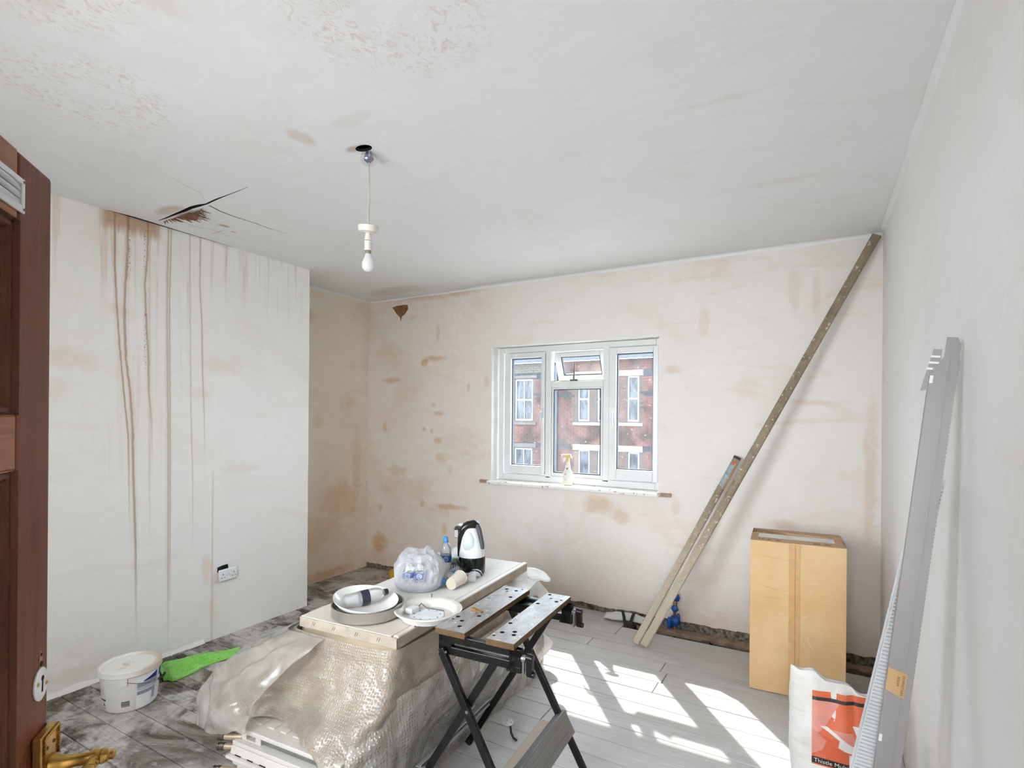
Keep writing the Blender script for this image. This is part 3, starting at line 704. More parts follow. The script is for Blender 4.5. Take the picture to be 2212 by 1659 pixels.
m_brass = plain('aged_brass', (190, 152, 82), .30, .95, var=.14, scale=30)
Mdoor = frame((-1.060, .383, 0), (0, 0, 1), (.756, -.654, 0))
DW, DH, TK = .758, 1.972, .040
dm = MB()
def dbox(mb, x0, x1, z0, z1, y0=-TK, y1=0.0): return mb.box(x0, y0, z0, x1, y1, z1)
root = MB(); dbox(root, 0, .102, .008, DH)
door = root.build('door_1', m_door, bevel=.006, seg=3); door.matrix_world = Mdoor
structure(door, 'mahogany door standing open at the left edge, with a brass lever and a white vent', 'door')
q = MB(); dbox(q, DW-.102, DW, .008, DH); q.build('stile', m_door, door, bevel=.004)
m_rail = wood('rail_mahogany', lin(140, 92, 66), lin(168, 118, 88), 1.0, .42, 0)
for z0, z1 in ((1.872, DH), (1.520, 1.598), (.62, .74), (.008, .22)):
    q = MB(); dbox(q, .102, DW-.102, z0, z1); q.build('rail', m_rail, door, bevel=.003)
for z0, z1 in ((1.598, 1.872), (.74, 1.520), (.22, .62)):
    mm = MB(); n = 4
    for (a, b) in (((.102, z0), (.102, z1)), ((.102, z1), (DW-.102, z1)), ((DW-.102, z1), (DW-.102, z0)), ((DW-.102, z0), (.102, z0))):
        cx_, cz_ = DW/2, (z0+z1)/2
        prof = [(0, .003), (.004, -.004), (.010, -.003), (.018, -.012), (.026, -.010), (.030, -.020)]
        P = []
        for px, pz in (a, b):
            sx = 1 if px < cx_ else -1; sz = 1 if pz < cz_ else -1
            P.append([(px+sx*o, y, pz+sz*o) for o, y in prof])
        mm.grid(P)
    mm.build('moulding', m_mould, door)
    q = MB(); q.box(.128, -.028, z0+.026, DW-.128, -.018, z1-.026); q.build('door_panel', m_panel, door)
# louvred vent near the top
vt = MB(); VX0, VX1, VZ0, VZ1 = .091, .40, 1.8845, 1.9335
m_alu = plain('white_enamelled_aluminium', (222, 223, 226), .35, .25, var=.03)
rect_frame(vt, VX0, VX1, VZ0, VZ1, (.008, .008, .011, .008), .0, .004); vg = vt.build('vent_grille', m_alu, door, bevel=.0012)
bk = MB(); bk.box(VX0+.004, .0002, VZ0+.004, VX1-.004, .0008, VZ1-.004); bk.build('vent_back', plain('vent_shadow', (70, 66, 72), .7), vg)
for z in (1.8985, 1.9095, 1.9205):
    P = []
    for i in range(14):
        t = i/13; x = VX0+.007+(VX1-VX0-.014)*t; e_ = min(1, min(t, 1-t)/.10)
        P.append([(x, .0012, z-.0052), (x, .0012+.008*e_, z-.0030), (x, .0012+.0076*e_, z-.0015), (x, .0012, z+.0050)])
    s_ = MB(); s_.grid(P); s_.build('vent_louvre', m_alu, vg, smooth='all')
for z in (VZ0+.0055, VZ1-.0045):
    s_ = MB(); s_.lathe([(.0020, 0), (.0018, .0012)], 12, frame((VX0+.0042, .004, z), (0, 1, 0), (1, 0, 0))); s_.build('vent_screw', plain('dull_steel', (110, 112, 116), .4, .8), vg)
# keyhole escutcheon
es = MB(); es.lathe([(.0005, .0), (.024, .0), (.0245, .002), (.022, .0032), (.0005, .0032)], 36, frame((.028, 0, 1.184), (0, 1, 0), (1, 0, 0)) @ Matrix.Diagonal((.86, 1.02, 1, 1)))
esc = es.build('escutcheon', plain('white_enamel', (236, 238, 240), .3), door, smooth=True)
kh = MB(); kh.lathe([(.0042, 0), (.0042, .0006)], 16, frame((.0265, .0030, 1.1925), (0, 1, 0), (1, 0, 0))); kh.hexa([(.0245, .003, 1.191), (.0285, .003, 1.191), (.0300, .003, 1.172), (.0255, .003, 1.172)], [(.0245, .0036, 1.191), (.0285, .0036, 1.191), (.0300, .0036, 1.172), (.0255, .0036, 1.172)])
kh.build('keyhole', m_dark, esc)
for x, z in ((.014, 1.180), (.041, 1.188)):
    s_ = MB(); s_.lathe([(.0034, 0), (.0028, .0012)], 12, frame((x, .0030, z), (0, 1, 0), (1, 0, 0))); s_.build('brass_screw', m_brass, esc)
pw = MB(); pw.add([(.031, .0006, 1.208), (.020, .0006, 1.208), (.0215, .0006, 1.226), (.0245, .0006, 1.2345), (.0275, .0006, 1.2345), (.0305, .0006, 1.226)], [(0, 1, 2, 3, 4, 5)])
pw.build('bare_wood_patch', plain('bare_wood', (170, 130, 84), .7, var=.2, scale=60), door, thick=.0004)
for z, r_ in ((1.214, .0044), (1.2285, .0024)):
    hb = MB(); hb.lathe([(r_, 0), (r_, .0005)], 14, frame((.0255, .0008, z), (0, 1, 0), (1, 0, 0))); hb.build('old_screw_hole', m_dark, door)
# lever handle on a rope-edged back plate
bp = MB(); bp.box(.001, .0, .93, .055, .015, 1.112); plate = bp.build('handle_plate', m_brass, door, bevel=.003, seg=2)
rp_ = MB()
for (a, b) in (((.004, .933), (.004, 1.109)), ((.052, .933), (.052, 1.109)), ((.004, 1.109), (.052, 1.109)), ((.004, .933), (.052, .933))):
    L = sqrt((b[0]-a[0])**2+(b[1]-a[1])**2); k = int(L/.0052)
    for i in range(k):
        t = (i+.5)/k; x = a[0]+(b[0]-a[0])*t; z = a[1]+(b[1]-a[1])*t; dx, dz = (b[0]-a[0])/L, (b[1]-a[1])/L
        rp_.tube([(x-dx*.0022-dz*.0018, .016, z-dz*.0022+dx*.0018), (x+dx*.0022+dz*.0018, .016, z+dz*.0022-dx*.0018)], .0022, 5)
rp_.build('rope_edge', m_brass, plate)
for x in (.018, .040):
    s_ = MB(); s_.lathe([(.003, 0), (.0024, .0014)], 12, frame((x, .015, 1.089), (0, 1, 0), (1, 0, 0))); s_.build('plate_screw', plain('dark_brass', (110, 84, 46), .5, .8), plate)
lv = MB(); z0 = 1.058
lv.lathe([(.017, .014), (.016, .022), (.0115, .030), (.009, .050), (.0095, .064), (.011, .070)], 22, frame((.030, 0, z0), (0, 1, 0), (1, 0, 0)))
lv.lathe([(.0105, .066), (.0125, .074), (.0105, .080), (.012, .083), (.0095, .089), (.0095, .091), (.0072, .093), (.0072, .098), (.004, .100)], 22, frame((.030, 0, z0), (0, 1, 0), (1, 0, 0)))
lever = lv.build('lever_handle', m_brass, plate, smooth=True)
tw = MB(); n = 60; A = Vector((.030, .074, z0)); B = Vector((.128, .066, z0-.012))
for kx in range(3):
    tw.tube([A+(B-A)*(i/n)+Vector((0, cos(i*.55+kx*2.094)*.0042*(1-.25*i/n), sin(i*.55+kx*2.094)*.0042*(1-.25*i/n))) for i in range(n+1)], .0056, 8)
tw.build('twisted_grip', m_brass, lever, smooth=True)
# frame of the doorway the camera looks in through, hinges
jb = MB(); jb.box(DX0-.07, YF-.15, 0, DX0-.012, YF+.012, DZ+.07); jb.box(DX1-.004, YF-.15, 0, DX1+.03, YF+.012, DZ+.07); jb.box(DX0-.07, YF-.15, DZ+.01, DX1+.03, YF+.012, DZ+.07)
structure(jb.build('door_2', m_door, bevel=.004), 'mahogany frame of the doorway behind the camera', 'door frame')
# ------------------------------------------------------------------ pendant lamp
pt = thing('pendant_lamp', 'bare bulb on a white flex hanging from open wires in the ceiling', 'pendant lamp', (-1.828, 1.851, H))
m_cream = plain('cream_bakelite', (228, 222, 212), .4, var=.03); m_flex = plain('white_flex', (196, 190, 180), .5)
cn = MB(); cn.lathe([(.030, -.014), (.036, -.018), (.040, -.036), (.034, -.052), (.018, -.060)], 24)
g = G('clear_shroud'); gl = g.n('ShaderNodeBsdfGlossy'); gl.inputs['Roughness'].default_value = .1
df = g.n('ShaderNodeBsdfDiffuse'); df.inputs[0].default_value = (.85, .85, .85, 1)
m_clear = g.done(g.shader_mix(.16, g.shader_mix(.10, g.transp((.97, .97, .97)), df.outputs[0]), gl.outputs[0]))
cn.build('junction_shroud', m_clear, pt, smooth='all')
random.seed(21)
for c, k in (((34, 74, 150), 5), ((60, 64, 150), 2), ((70, 44, 34), 2), ((96, 134, 60), 1)):
    wr = MB()
    for i in range(k):
        a = rnd(0, 6.28); b = a+rnd(-1.4, 1.4)
        wr.tube([(.008*cos(a), .008*sin(a), .005), (.018*cos(a), .016*sin(a), -.018), (.024*cos(b), .016*sin(b), -.036), (.006*cos(b), .006*sin(b), -.050)], .0028, 6)
    wr.build('wire', plain('wire_%d' % c[0], c, .4), pt, smooth=True)
tb = MB(); tb.box(-.020, -.012, -.042, .002, .010, -.022); tb.build('terminal_block', plain('blue_block', (40, 110, 170), .4), pt, bevel=.002)
tb = MB(); tb.box(.010, -.010, -.046, .022, .006, -.026); tb.build('terminal_block', plain('brown_block', (110, 70, 40), .4), pt, bevel=.002)
fx = MB(); fx.tube([(0, 0, -.05), (.002, .001, -.12), (.002, .001, -.20), (0, 0, -.28), (0, 0, -.345)], .0042, 10); fx.build('flex', m_flex, pt, smooth=True)
mr = Matrix.Translation((0, 0, -.345)) @ Matrix.Rotation(radians(6), 4, 'X') @ Matrix.Rotation(radians(7), 4, 'Y')
rs = MB(); rs.lathe([(.010, .004), (.040, .003), (.0465, 0), (.0465, -.016), (.043, -.026), (.012, -.032), (.006, -.036)], 40, mr); rs.build('ceiling_rose', m_cream, pt, smooth=True)
lh = MB(); lh.lathe([(.006, -.376), (.014, -.386), (.0165, -.410), (.017, -.414)], 28); lh.lathe([(.0185, -.418), (.0185, -.422), (.0165, -.424), (.0168, -.450), (.0180, -.452), (.0180, -.457), (.016, -.460)], 28); lh.build('lamp_holder', m_cream, pt, smooth=True)
cp_ = MB(); cp_.lathe([(.0138, -.458), (.0138, -.476)], 24); cp_.build('bulb_cap', plain('bayonet_cap', (150, 142, 132), .4, .5), pt, smooth=True)
bu = MB(); bu.lathe([(.0130, -.474), (.0150, -.484), (.0215, -.500), (.0275, -.516), (.0285, -.530), (.0255, -.544), (.017, -.555), (.006, -.559)], 32)
g = G('opal_bulb'); tl = g.n('ShaderNodeBsdfTranslucent'); tl.inputs[0].default_value = (.95, .95, .95, 1)
m_opal = g.done(g.shader_mix(.35, g.pbr(lin(236, 236, 234), .12), tl.outputs[0])); bu.build('bulb', m_opal, pt, smooth=True)

# ------------------------------------------------------------------ socket hanging off the breast
sk = thing('double_socket', 'white double socket hanging crooked from its hole in the chimney breast', 'socket', (XB+.018, 2.392, .447), (0, 0, 0))
sm = frame((0, 0, 0), (.97, .10, .06), (-.06, .995, 0))        # local z = out of the wall, x = along the wall
fp = MB(); fp.hexa([sm @ Vector(p) for p in ((-.073, -.043, 0), (.073, -.043, 0), (.073, .043, 0), (-.073, .043, 0))], [sm @ Vector(p) for p in ((-.068, -.038, .012), (.068, -.038, .012), (.068, .038, .012), (-.068, .038, .012))])
m_sock = plain('socket_white', (232, 234, 236), .3, var=.02)
fp.build('face_plate', m_sock, sk, bevel=.003)
bxm = MB(); bxm.box(-.058, -.03, -.03, .058, .03, 0, sm); bxm.build('back_box', plain('socket_back', (198, 184, 160), .5), sk)
for sx in (-1, 1):
    sw = MB(); sw.box(sx*.011-.005, -.012, .012, sx*.011+.005, .008, .0155, sm); sw.build('rocker_switch', m_sock, sk, bevel=.001)
    for dx, dz, w_, h_ in ((0, .012, .0026, .0048), (-.0115, -.012, .0042, .0022), (.0115, -.012, .0042, .0022)):
        hh = MB(); cx_ = sx*.044; hh.box(cx_+dx-w_, dz-h_-.004, .0118, cx_+dx+w_, dz+h_-.004, .0124, sm); hh.build('pin_hole', m_dark, sk)
hl = MB(); hl.add([(XB+.0015, 2.325, .47), (XB+.0015, 2.325, .506), (XB+.0015, 2.36, .514), (XB+.0015, 2.405, .516), (XB+.0015, 2.41, .47)], [(0, 1, 2, 3, 4)])
hl.build('socket_hole', m_dark, bpy.data.objects['wall_chimney_breast'])

# ------------------------------------------------------------------ filler tub by the breast
tb_ = thing('filler_tub', 'white lidded filler tub with blue and grey print beside the door', 'tub', (-3.312, 1.567, .0), (0, 0, radians(0)))
m_tub = plain('tub_plastic', (232, 229, 222), .38, var=.03, scale=5)
RB, RT, TH_ = .124, .142, .215
body = MB(); body.lathe([(.105, 0), (RB-.006, .003), (RB, .012), (RT, TH_-.012), (RT, TH_)], 64); body.build('tub_body', m_tub, tb_, smooth=True)
g = G('tub_lid_dirty'); P = g.xyz(); wv = (g.noise(g.comb(P[0], P[1], 0), 22.0, 4)-.5)*1.2
rad = g.math('SQRT', P[0].pow(2.0)+P[1].pow(2.0))
st1 = g.smooth(rad + wv*.012, .104, .134)*g.smooth(P[0]*.5+P[1], .0, .10)*.5
st2 = blob(g, P[0], P[1], -.005, -.02, .05, .022, wv)*.45 + blob(g, P[0], P[1], .025, -.055, .02, .03, wv)*.3
line = g.smooth(g.noise(g.comb(P[0]*3, P[1]*8, 2.0), 16.0, 3, .6, 2.0), .56, .60)*blob(g, P[0], P[1], -.02, .01, .045, .016, wv)*.8
col = g.mix((st1+st2).sat(), lin(234, 231, 224), lin(178, 142, 96)); col = g.mix(line, col, lin(92, 66, 48))
m_lid = g.done(g.pbr(col, .42))
lid = MB(); lid.lathe([(.004, TH_+.002), (RT-.012, TH_+.002), (RT-.008, TH_+.010), (RT-.001, TH_+.012), (RT+.005, TH_+.008), (RT+.006, TH_-.020), (RT+.002, TH_-.024)], 64, None, False, False)
lid.build('lid', m_lid, tb_, smooth=True)
def wrap(mb, a0, a1, z0, z1, off=.0006, n=8, poly=None):
    """a label patch that follows the tub wall between two bearings"""
    P = []
    for k in range(2):
        z = (z0, z1)[k]; row = []
        for i in range(n+1):
            a = a0+(a1-a0)*i/n; zz = z if poly is None else (z0 if k == 0 else z0+(z1-z0)*poly(i/n)); r = RB+(RT-RB)*(zz-.012)/(TH_-.024)+off
            row.append((r*cos(a), r*sin(a), zz))
        P.append(row)
    return mb.grid(P)
dg = radians
def label_patch(nm, a0, a1, z0, z1, c, off=.0006, poly=None):
    q = MB(); wrap(q, dg(a0), dg(a1), z0, z1, off, 10, poly); return q.build(nm, plain('print_%d_%d_%d' % c, c, .45, var=.02), tb_, smooth='all')
label_patch('front_label', -14, 62, .012, .186, (238, 238, 240), .0004)
label_patch('blue_swoosh', 0, 34, .150, .184, (24, 44, 130), .0008, lambda t: .15+.85*t)
label_patch('blue_swoosh', 42, 58, .140, .186, (24, 44, 130), .0008)
label_patch('grey_print', -13, 34, .124, .148, (150, 154, 166), .0008)
label_patch('grey_print', -13, 34, .108, .123, (190, 194, 202), .0008)
label_patch('grey_print', -13, 26, .084, .104, (148, 152, 164), .0008, lambda t: 1)
label_patch('grey_print', 21, 30, .040, .104, (160, 164, 174), .001)
label_patch('barcode', -44, -27, .036, .066, (112, 110, 110), .0006)
for z in (.040, .0445, .0535, .0575): label_patch('barcode_line', -43, -28, z, z+.0012, (196, 194, 190), .0009)
label_patch('side_label', -104, -82, .018, .150, (226, 222, 214), .0005)
for z, w_ in ((.140, .5), (.128, 1), (.122, .9), (.116, 1), (.109, .8), (.103, 1), (.097, .6)): label_patch('small_print', -103, -103+19*w_, z, z+.0018, (168, 164, 158), .0009)
label_patch('blue_band', -108, -81, .068, .077, (28, 44, 108), .0009)
label_patch('small_print', -103, -83, .022, .032, (176, 170, 162), .0009)
for c, z0, z1 in (((40, 62, 104), .040, .052), ((196, 190, 70), .052, .062)): label_patch('round_badge', -92, -85, z0, z1, c, .001, lambda t: max(.1, sqrt(max(0, 1-(2*t-1)**2))) if True else 1)
hd_ = MB(); pts = []
for i in range(25):
    t = i/24; a = radians(-36+150*t); drop = .040*sin(pi*t); r = RB+(RT-RB)*(.165-drop)/TH_+.010+.018*sin(pi*t); pts.append((r*cos(a), r*sin(a), .176-drop))
hd_.tube(pts, .0016, 6); hd_.build('wire_handle', plain('handle_wire', (150, 150, 150), .35, .8), tb_, smooth=True)
gp = MB(); gp.tube(pts[10:15], .007, 10); gp.build('handle_grip', plain('black_grip', (24, 24, 26), .5), tb_, smooth=True)
for a in (-36, 114):
    lg = MB(); aa = radians(a); lg.box(-.006, -.012, .155, .006, .012, .192, Matrix.Rotation(aa, 4, 'Z') @ Matrix.Translation((RT+.002, 0, 0))); lg.build('handle_lug', m_tub, tb_, bevel=.002)

# ------------------------------------------------------------------ crumpled green bag
gb = MB(); random.seed(4)
n, m_ = 26, 10; P = []
A0, A1 = Vector((-3.50, 1.80, 0)), Vector((-3.42, 2.29, 0)); U = (A1-A0).normalized(); V = Vector((U.y, -U.x, 0))
for i in range(n+1):
    t = i/n; row = []
    hw = (.115*(1-t)**.7+.036)*(1.0 if t > .05 else .75)
    for j in range(m_+1):
        s_ = j/m_*2-1
        p = A0+(A1-A0)*t + V*(s_*hw+.012*sin(t*9)) 
        ridge = (.070*(1-t)+.012)*max(0, 1-abs(s_)**1.6)
        cr = (1-2*abs(mnoise.noise(Vector((t*8, s_*2.4, 3)))))*.030*(1-.7*t)*(1-s_*s_*.8)
        row.append((p.x, p.y, .003+ridge*(.55+.45*abs(mnoise.noise(Vector((t*6, s_*1.5, 8)))))+cr))
    P.append(row)
gb.grid(P)
g = G('green_polythene'); PP = g.xyz(); nn = g.noise(g.comb(PP[0], PP[1], PP[2]), 9.0, 4, .6, .8)
edge = g.smooth(PP[0]*0.986+PP[1]*(-.16)*0+g.noise(g.comb(PP[1]*4, PP[0]*4, 0), 20.0, 3)*.05, -3.36, -3.30)
col = g.mix(g.smooth(nn, .3, .7), lin(122, 204, 74), lin(150, 220, 104)); col = g.mix(g.smooth(g.noise(g.comb(PP[0]*2, PP[1], 1.0), 55.0, 3, .6, 1.5), .58, .64)*g.smooth(PP[0], -3.44, -3.37)*.7, col, lin(36, 84, 30))
m_green = g.done(g.pbr(col, .28, 0.0, g.bump(g.noise(g.coord(), 60.0, 4, .6, 1.0), .25, .006)))
go = gb.build('plastic_bag', m_green, None, smooth=16, thick=.0012); tag(go, 'crumpled lime green plastic bag lying along the foot of the wall', 'bag')
wl = MB(); wl.box(-3.475, 2.06, .036, -3.455, 2.085, .0372); wl.build('white_sticker', plain('sticker', (226, 232, 222), .5), go)
# ------------------------------------------------------------------ tall cardboard box under the window wall
def card_mat(name, c0, c1, ax=2):
    g = G(name); P = g.xyz(); uv = g.comb(P[0], P[1], P[2])
    f = g.smooth(g.noise(uv, 3.0, 4), .3, .7); fl = g.noise(g.comb(P[0]*2, P[1]*2, P[2]*160), 1.0, 2)
    col = g.mix(f, c0, c1); cre = g.smooth(g.noise(g.comb(P[0]*2.2, P[1]*2.2, P[2]*9), 3.0, 4, .6, 1.2), .66, .70)*.25
    col = g.mix(cre, col, tuple(min(1, v*1.3) for v in c1))
    return g.done(g.pbr(col, .62, 0.0, g.bump(fl*.25+g.noise(g.comb(P[0]*2, P[1]*2, P[2]*7), 3.0, 4, .6, .8), .5, .008)))
m_card = card_mat('corrugated_card', lin(216, 178, 126), lin(226, 194, 146)); m_cardtop = card_mat('card_lid', lin(176, 140, 104), lin(190, 154, 116))
BW, BD, BH = .490, .385, .885
cb_ = thing('cardboard_box', 'tall taped cardboard box standing by the right end of the window wall', 'box', (-.345, 3.500, 0), (0, 0, radians(3.0)))
bx = MB(); N = 12; P = []
def boxface(a, b, c, d, bulge):
    """a quad with a soft bulge so the card does not look like a slab"""
    P = []
    for i in range(N+1):
        row = []
        for j in range(N+1):
            s_, t = j/N, i/N; p = Vector(a).lerp(Vector(b), s_).lerp(Vector(d).lerp(Vector(c), s_), t)
            nrm = (Vector(b)-Vector(a)).cross(Vector(d)-Vector(a)).normalized()
            row.append(p + nrm*bulge*(4*s_*(1-s_))*(4*t*(1-t)) + nrm*.003*fbm(p.x*6, p.y*6, p.z*6, 2)*(4*s_*(1-s_)))
        P.append(row)
    bx.grid(P)
z = .004
boxface((0, 0, z), (BW, 0, z), (BW, 0, BH), (0, 0, BH), .004); boxface((BW, 0, z), (BW, BD, z), (BW, BD, BH), (BW, 0, BH), .006)
boxface((BW, BD, z), (0, BD, z), (0, BD, BH), (BW, BD, BH), .006); boxface((0, BD, z), (0, 0, z), (0, 0, BH), (0, BD, BH), .006)
bx.add([(0, 0, z), (BW, 0, z), (BW, BD, z), (0, BD, z)], [(3, 2, 1, 0)])
bx.build('box_body', m_card, cb_, smooth=30)
tp = MB(); tp.hexa([(0, 0, BH-.003), (BW, 0, BH-.003), (BW, BD*.54, BH-.003), (0, BD*.54, BH-.003)], [(0, 0, BH+.001), (BW, 0, BH+.001), (BW-.01, BD*.54, BH+.012), (.01, BD*.54, BH+.010)]); tp.build('front_flap', m_cardtop, cb_, bevel=.002)
tp = MB(); tp.hexa([(0, BD, BH-.003), (BW, BD, BH-.003), (BW, BD*.5, BH-.003), (.2, BD*.5, BH-.003)], [(0, BD, BH+.002), (BW, BD, BH+.002), (BW, BD*.5, BH+.014), (.19, BD*.5, BH+.022)]); tp.build('rear_flap', m_cardtop, cb_, bevel=.002)
m_tape = plain('brown_parcel_tape', (212, 170, 116), .26, var=.05, scale=20)
tq = MB(); tq.box(.205, -.0062, .01, .262, -.0045, BH-.004); tq.build('tape', m_tape, cb_)
sm_ = MB(); sm_.box(.2365, -.0068, .006, .2382, -.0050, BH-.002); sm_.build('flap_seam', plain('card_seam', (140, 104, 66), .8), cb_)
wt = MB(); wt.hexa([(.040, .085, BH+.0052), (.44, .085, BH+.0062), (.44, .175, BH+.0112), (.040, .175, BH+.0094)], [(.040, .085, BH+.0060), (.44, .085, BH+.0070), (.44, .175, BH+.0120), (.040, .175, BH+.0102)]); wt.build('white_label_strip', plain('label_paper', (222, 220, 214), .6), cb_)
for x, w_, d_ in ((.045, .006, .03), (.062, .006, .03), (.092, .018, .012), (.138, .024, .010), (.330, .034, .024), (.385, .034, .028)):
    q = MB(); q.box(x, .032, BH+.0016, x+w_, .032+d_, BH+.0034); q.build('printed_mark', plain('box_ink', (66, 54, 46), .7), cb_)
for pts in (((.30, -.0055, .36), (.306, -.0057, .335), (.318, -.0055, .31), (.332, -.0055, .298)), ((.155, -.005, .83), (.152, -.0055, .80), (.160, -.005, .785)), ((.372, -.0045, .835), (.365, -.005, .81), (.355, -.0045, .795))):
    q = MB(); q.tube(pts, .0012, 5); q.build('scuff', plain('scuff_white', (236, 222, 198), .8), cb_)
for i, z in enumerate((.80, .735, .62, .565, .50, .43)):
    q = MB(); x0 = .01+.02*(i % 3); q.tube([(x0+.18*t, -.0042-.0006*sin(t*3), z-.014*t+.006*sin(t*5+i)) for t in [k/8 for k in range(9)]], .0011, 5); q.build('crease', m_card, cb_, smooth=True)

# ------------------------------------------------------------------ two straight edges leaning in the corner
def worn_wood(name, c0, c1, c2):
    g = G(name); P = g.xyz(); uv = g.comb(P[0]*8, P[1]*8, P[2]*1.2)
    col = g.mix(g.smooth(g.noise(uv, 3.0, 5, .65), .35, .65), c0, c1)
    col = g.mix(g.smooth(g.noise(g.comb(P[0], P[1], P[2]), 7.0, 6, .7, .5), .50, .62)*.75, col, c2)
    col = g.mix(g.smooth(g.noise(g.comb(P[0], P[1], P[2]), 45.0, 3, .6), .62, .68)*.6, col, lin(222, 212, 196))
    col = g.mix(g.smooth(P[2], 1.25, .25)*.7, col, lin(214, 202, 182))
    return g.done(g.pbr(col, .7, 0, g.bump(g.noise(g.coord(), 30.0, 5, .7), .5, .006)))
m_se = worn_wood('plaster_splashed_edge', lin(132, 118, 96), lin(150, 136, 112), lin(112, 98, 78))
def straight_edge(name, a, b, wd, tk, label, mat, side):
    a, b = Vector(a), Vector(b); L = (b-a).length; M = frame(a, b-a, side)
    t = thing(name, label, 'straight edge', a, M.to_euler())
    q = MB(); c = .006
    q.prism([(-wd/2+c, -tk/2), (wd/2-c, -tk/2), (wd/2, -tk/2+c), (wd/2, tk/2-c), (wd/2-c, tk/2), (-wd/2+c, tk/2), (-wd/2, tk/2-c), (-wd/2, -tk/2+c)], 0, L)
    q.build('bar', mat, t, bevel=.002)
    random.seed(len(name)); d = MB()
    for i in range(26):
        z = rnd(.05, L-.1); x = rnd(-wd/2, wd/2); r_ = rnd(.002, .007); d.lathe([(r_, 0), (r_*.8, .0012), (.0004, .0018)], 7, frame((x, -tk/2, z), (0, -1, 0), (1, 0, 0)) @ Matrix.Diagonal((1, rnd(.6, 2.2), 1, 1)))
    o = d.build('dried_plaster', plain('dried_plaster', (206, 192, 172), .9), t); o['kind'] = 'stuff'
    return t, L
lr, LL = straight_edge('straight_edge', (-1.048, 3.742, .016), (.322, 4.205, 2.800), .054, .030, 'long plaster-splashed straight edge leaning from the floor into the top right corner', m_se, (.88, .0, -.45))
q = MB(); q.box(-.026, -.0145, LL-.012, .026, .0145, LL+.002); q.build('end_cap', plain('grey_end', (84, 82, 80), .5), lr, bevel=.003)
sr, SL = straight_edge('straight_edge', (-1.110, 3.752, .016), (-.506, 4.212, 1.325), .050, .028, 'short straight edge with a blue grey label leaning against the long one', m_se, (.88, .0, -.45))
q = MB(); q.box(-.0255, -.0148, SL-.018, .0255, .0148, SL+.003); q.build('end_cap', plain('black_end', (50, 46, 44), .5), sr, bevel=.003)
q = MB(); q.box(-.024, -.0150, SL-.245, .012, -.0138, SL-.05); q.build('label', plain('blue_grey_label', (150, 164, 168), .5, var=.12, scale=40), sr)
q = MB(); q.box(-.020, -.0154, SL-.070, .006, -.0140, SL-.048); q.build('orange_mark', plain('orange_mark', (206, 104, 66), .5), sr)
q = MB(); q.box(.013, -.0150, SL-.25, .025, -.0138, SL-.02); q.build('bare_wood', plain('bare_edge', (168, 126, 82), .7), sr)

# ------------------------------------------------------------------ taped pipe tails, foil and straps at the missing board
pp = thing('pipe_tail', 'pipe tails wrapped in blue plastic coming up at the window wall', 'pipe', (-.945, 4.225, 0))
m_bluep = plain('blue_polythene', (26, 92, 178), .3, var=.18, scale=30, bump=.5); m_cop = plain('old_copper', (138, 108, 78), .5, .5, var=.2)
q = MB(); q.tube([(.012, .045, .235), (.010, .0, .232), (.004, -.004, .17), (-.002, -.008, .10), (0, -.01, .02), (0, -.01, -.10)], .011, 12); q.build('pipe', m_cop, pp, smooth=True)
def crumple(mb, c, r, sd, n=18, sc=(1, 1, 1)):
    vs = []
    for i in range(n+1):
        th = pi*i/n; row = []
        for j in range(n*2):
            ph = pi*j/n; d = Vector((sin(th)*cos(ph), sin(th)*sin(ph), cos(th))); k = r*(1+.35*fbm(d.x*2.2+sd, d.y*2.2, d.z*2.2, 3))
            row.append((c[0]+d.x*k*sc[0], c[1]+d.y*k*sc[1], c[2]+d.z*k*sc[2]))
        row.append(row[0]); vs.append(row)
    mb.grid(vs)
for c, r, sd, sc in (((.010, -.004, .232), .026, 1, (1, .8, 1.1)), ((.0, -.008, .145), .025, 5, (1, .8, 1.0)), ((.004, -.014, .055), .036, 9, (1.0, .8, 1.2)), ((-.038, -.022, .035), .022, 3, (.8, .7, 1.9)), ((.028, -.012, .085), .018, 13, (.8, .7, 1.6))):
    q = MB(); crumple(q, c, r, sd, 12, sc); q.build('blue_wrap', m_bluep, pp, smooth='all')
q = MB(); q.lathe([(.014, .175), (.016, .178), (.016, .198), (.014, .201)], 8); q.build('brass_nut', m_brass, pp, smooth=False)
ff = MB(); P = []
for i in range(17):
    row = []
    for j in range(11):
        s_, t = i/16, j/10; x = -1.47+.36*s_; y = 4.085+.05*s_+.10*t*(1-.25*s_)
        row.append((x+.012*fbm(s_*4, t*4, 2), y-.02*abs(sin(s_*5)), .006+.055*sin(pi*min(1, t*.9+.1))*(.5+.5*sin(pi*s_))+.012*abs(fbm(s_*5, t*5, 7))+.02*t))
    P.append(row)
ff.grid(P); fo = ff.build('insulation_scrap', plain('grey_foam_sheet', (204, 202, 196), .6, var=.04), None, smooth=25, thick=.004); tag(fo, 'crumpled pale grey sheet lying at the foot of the window wall', 'sheet')
for i, (x, tilt) in enumerate(((-1.330, .55), (-1.236, -.10))):
    q = MB(); P = []
    for k in range(9):
        t = k/8; xx = x+tilt*.11*t; zz = .082*(1-t)**1.0-.035*t+.02*sin(pi*t); yy = 4.135-.10*t
        P.append([(xx-.012, yy, zz), (xx+.012, yy, zz+.002)])
    q.grid(P); o = q.build('webbing_strap', plain('black_webbing', (44, 42, 42), .8, var=.15), None, thick=.003)
    tag(o, ('black strap hanging slantwise into the floor gap by the pale sheet', 'black strap hanging straight into the floor gap beside the straight edges')[i], 'strap', 'black straps in the floor gap')

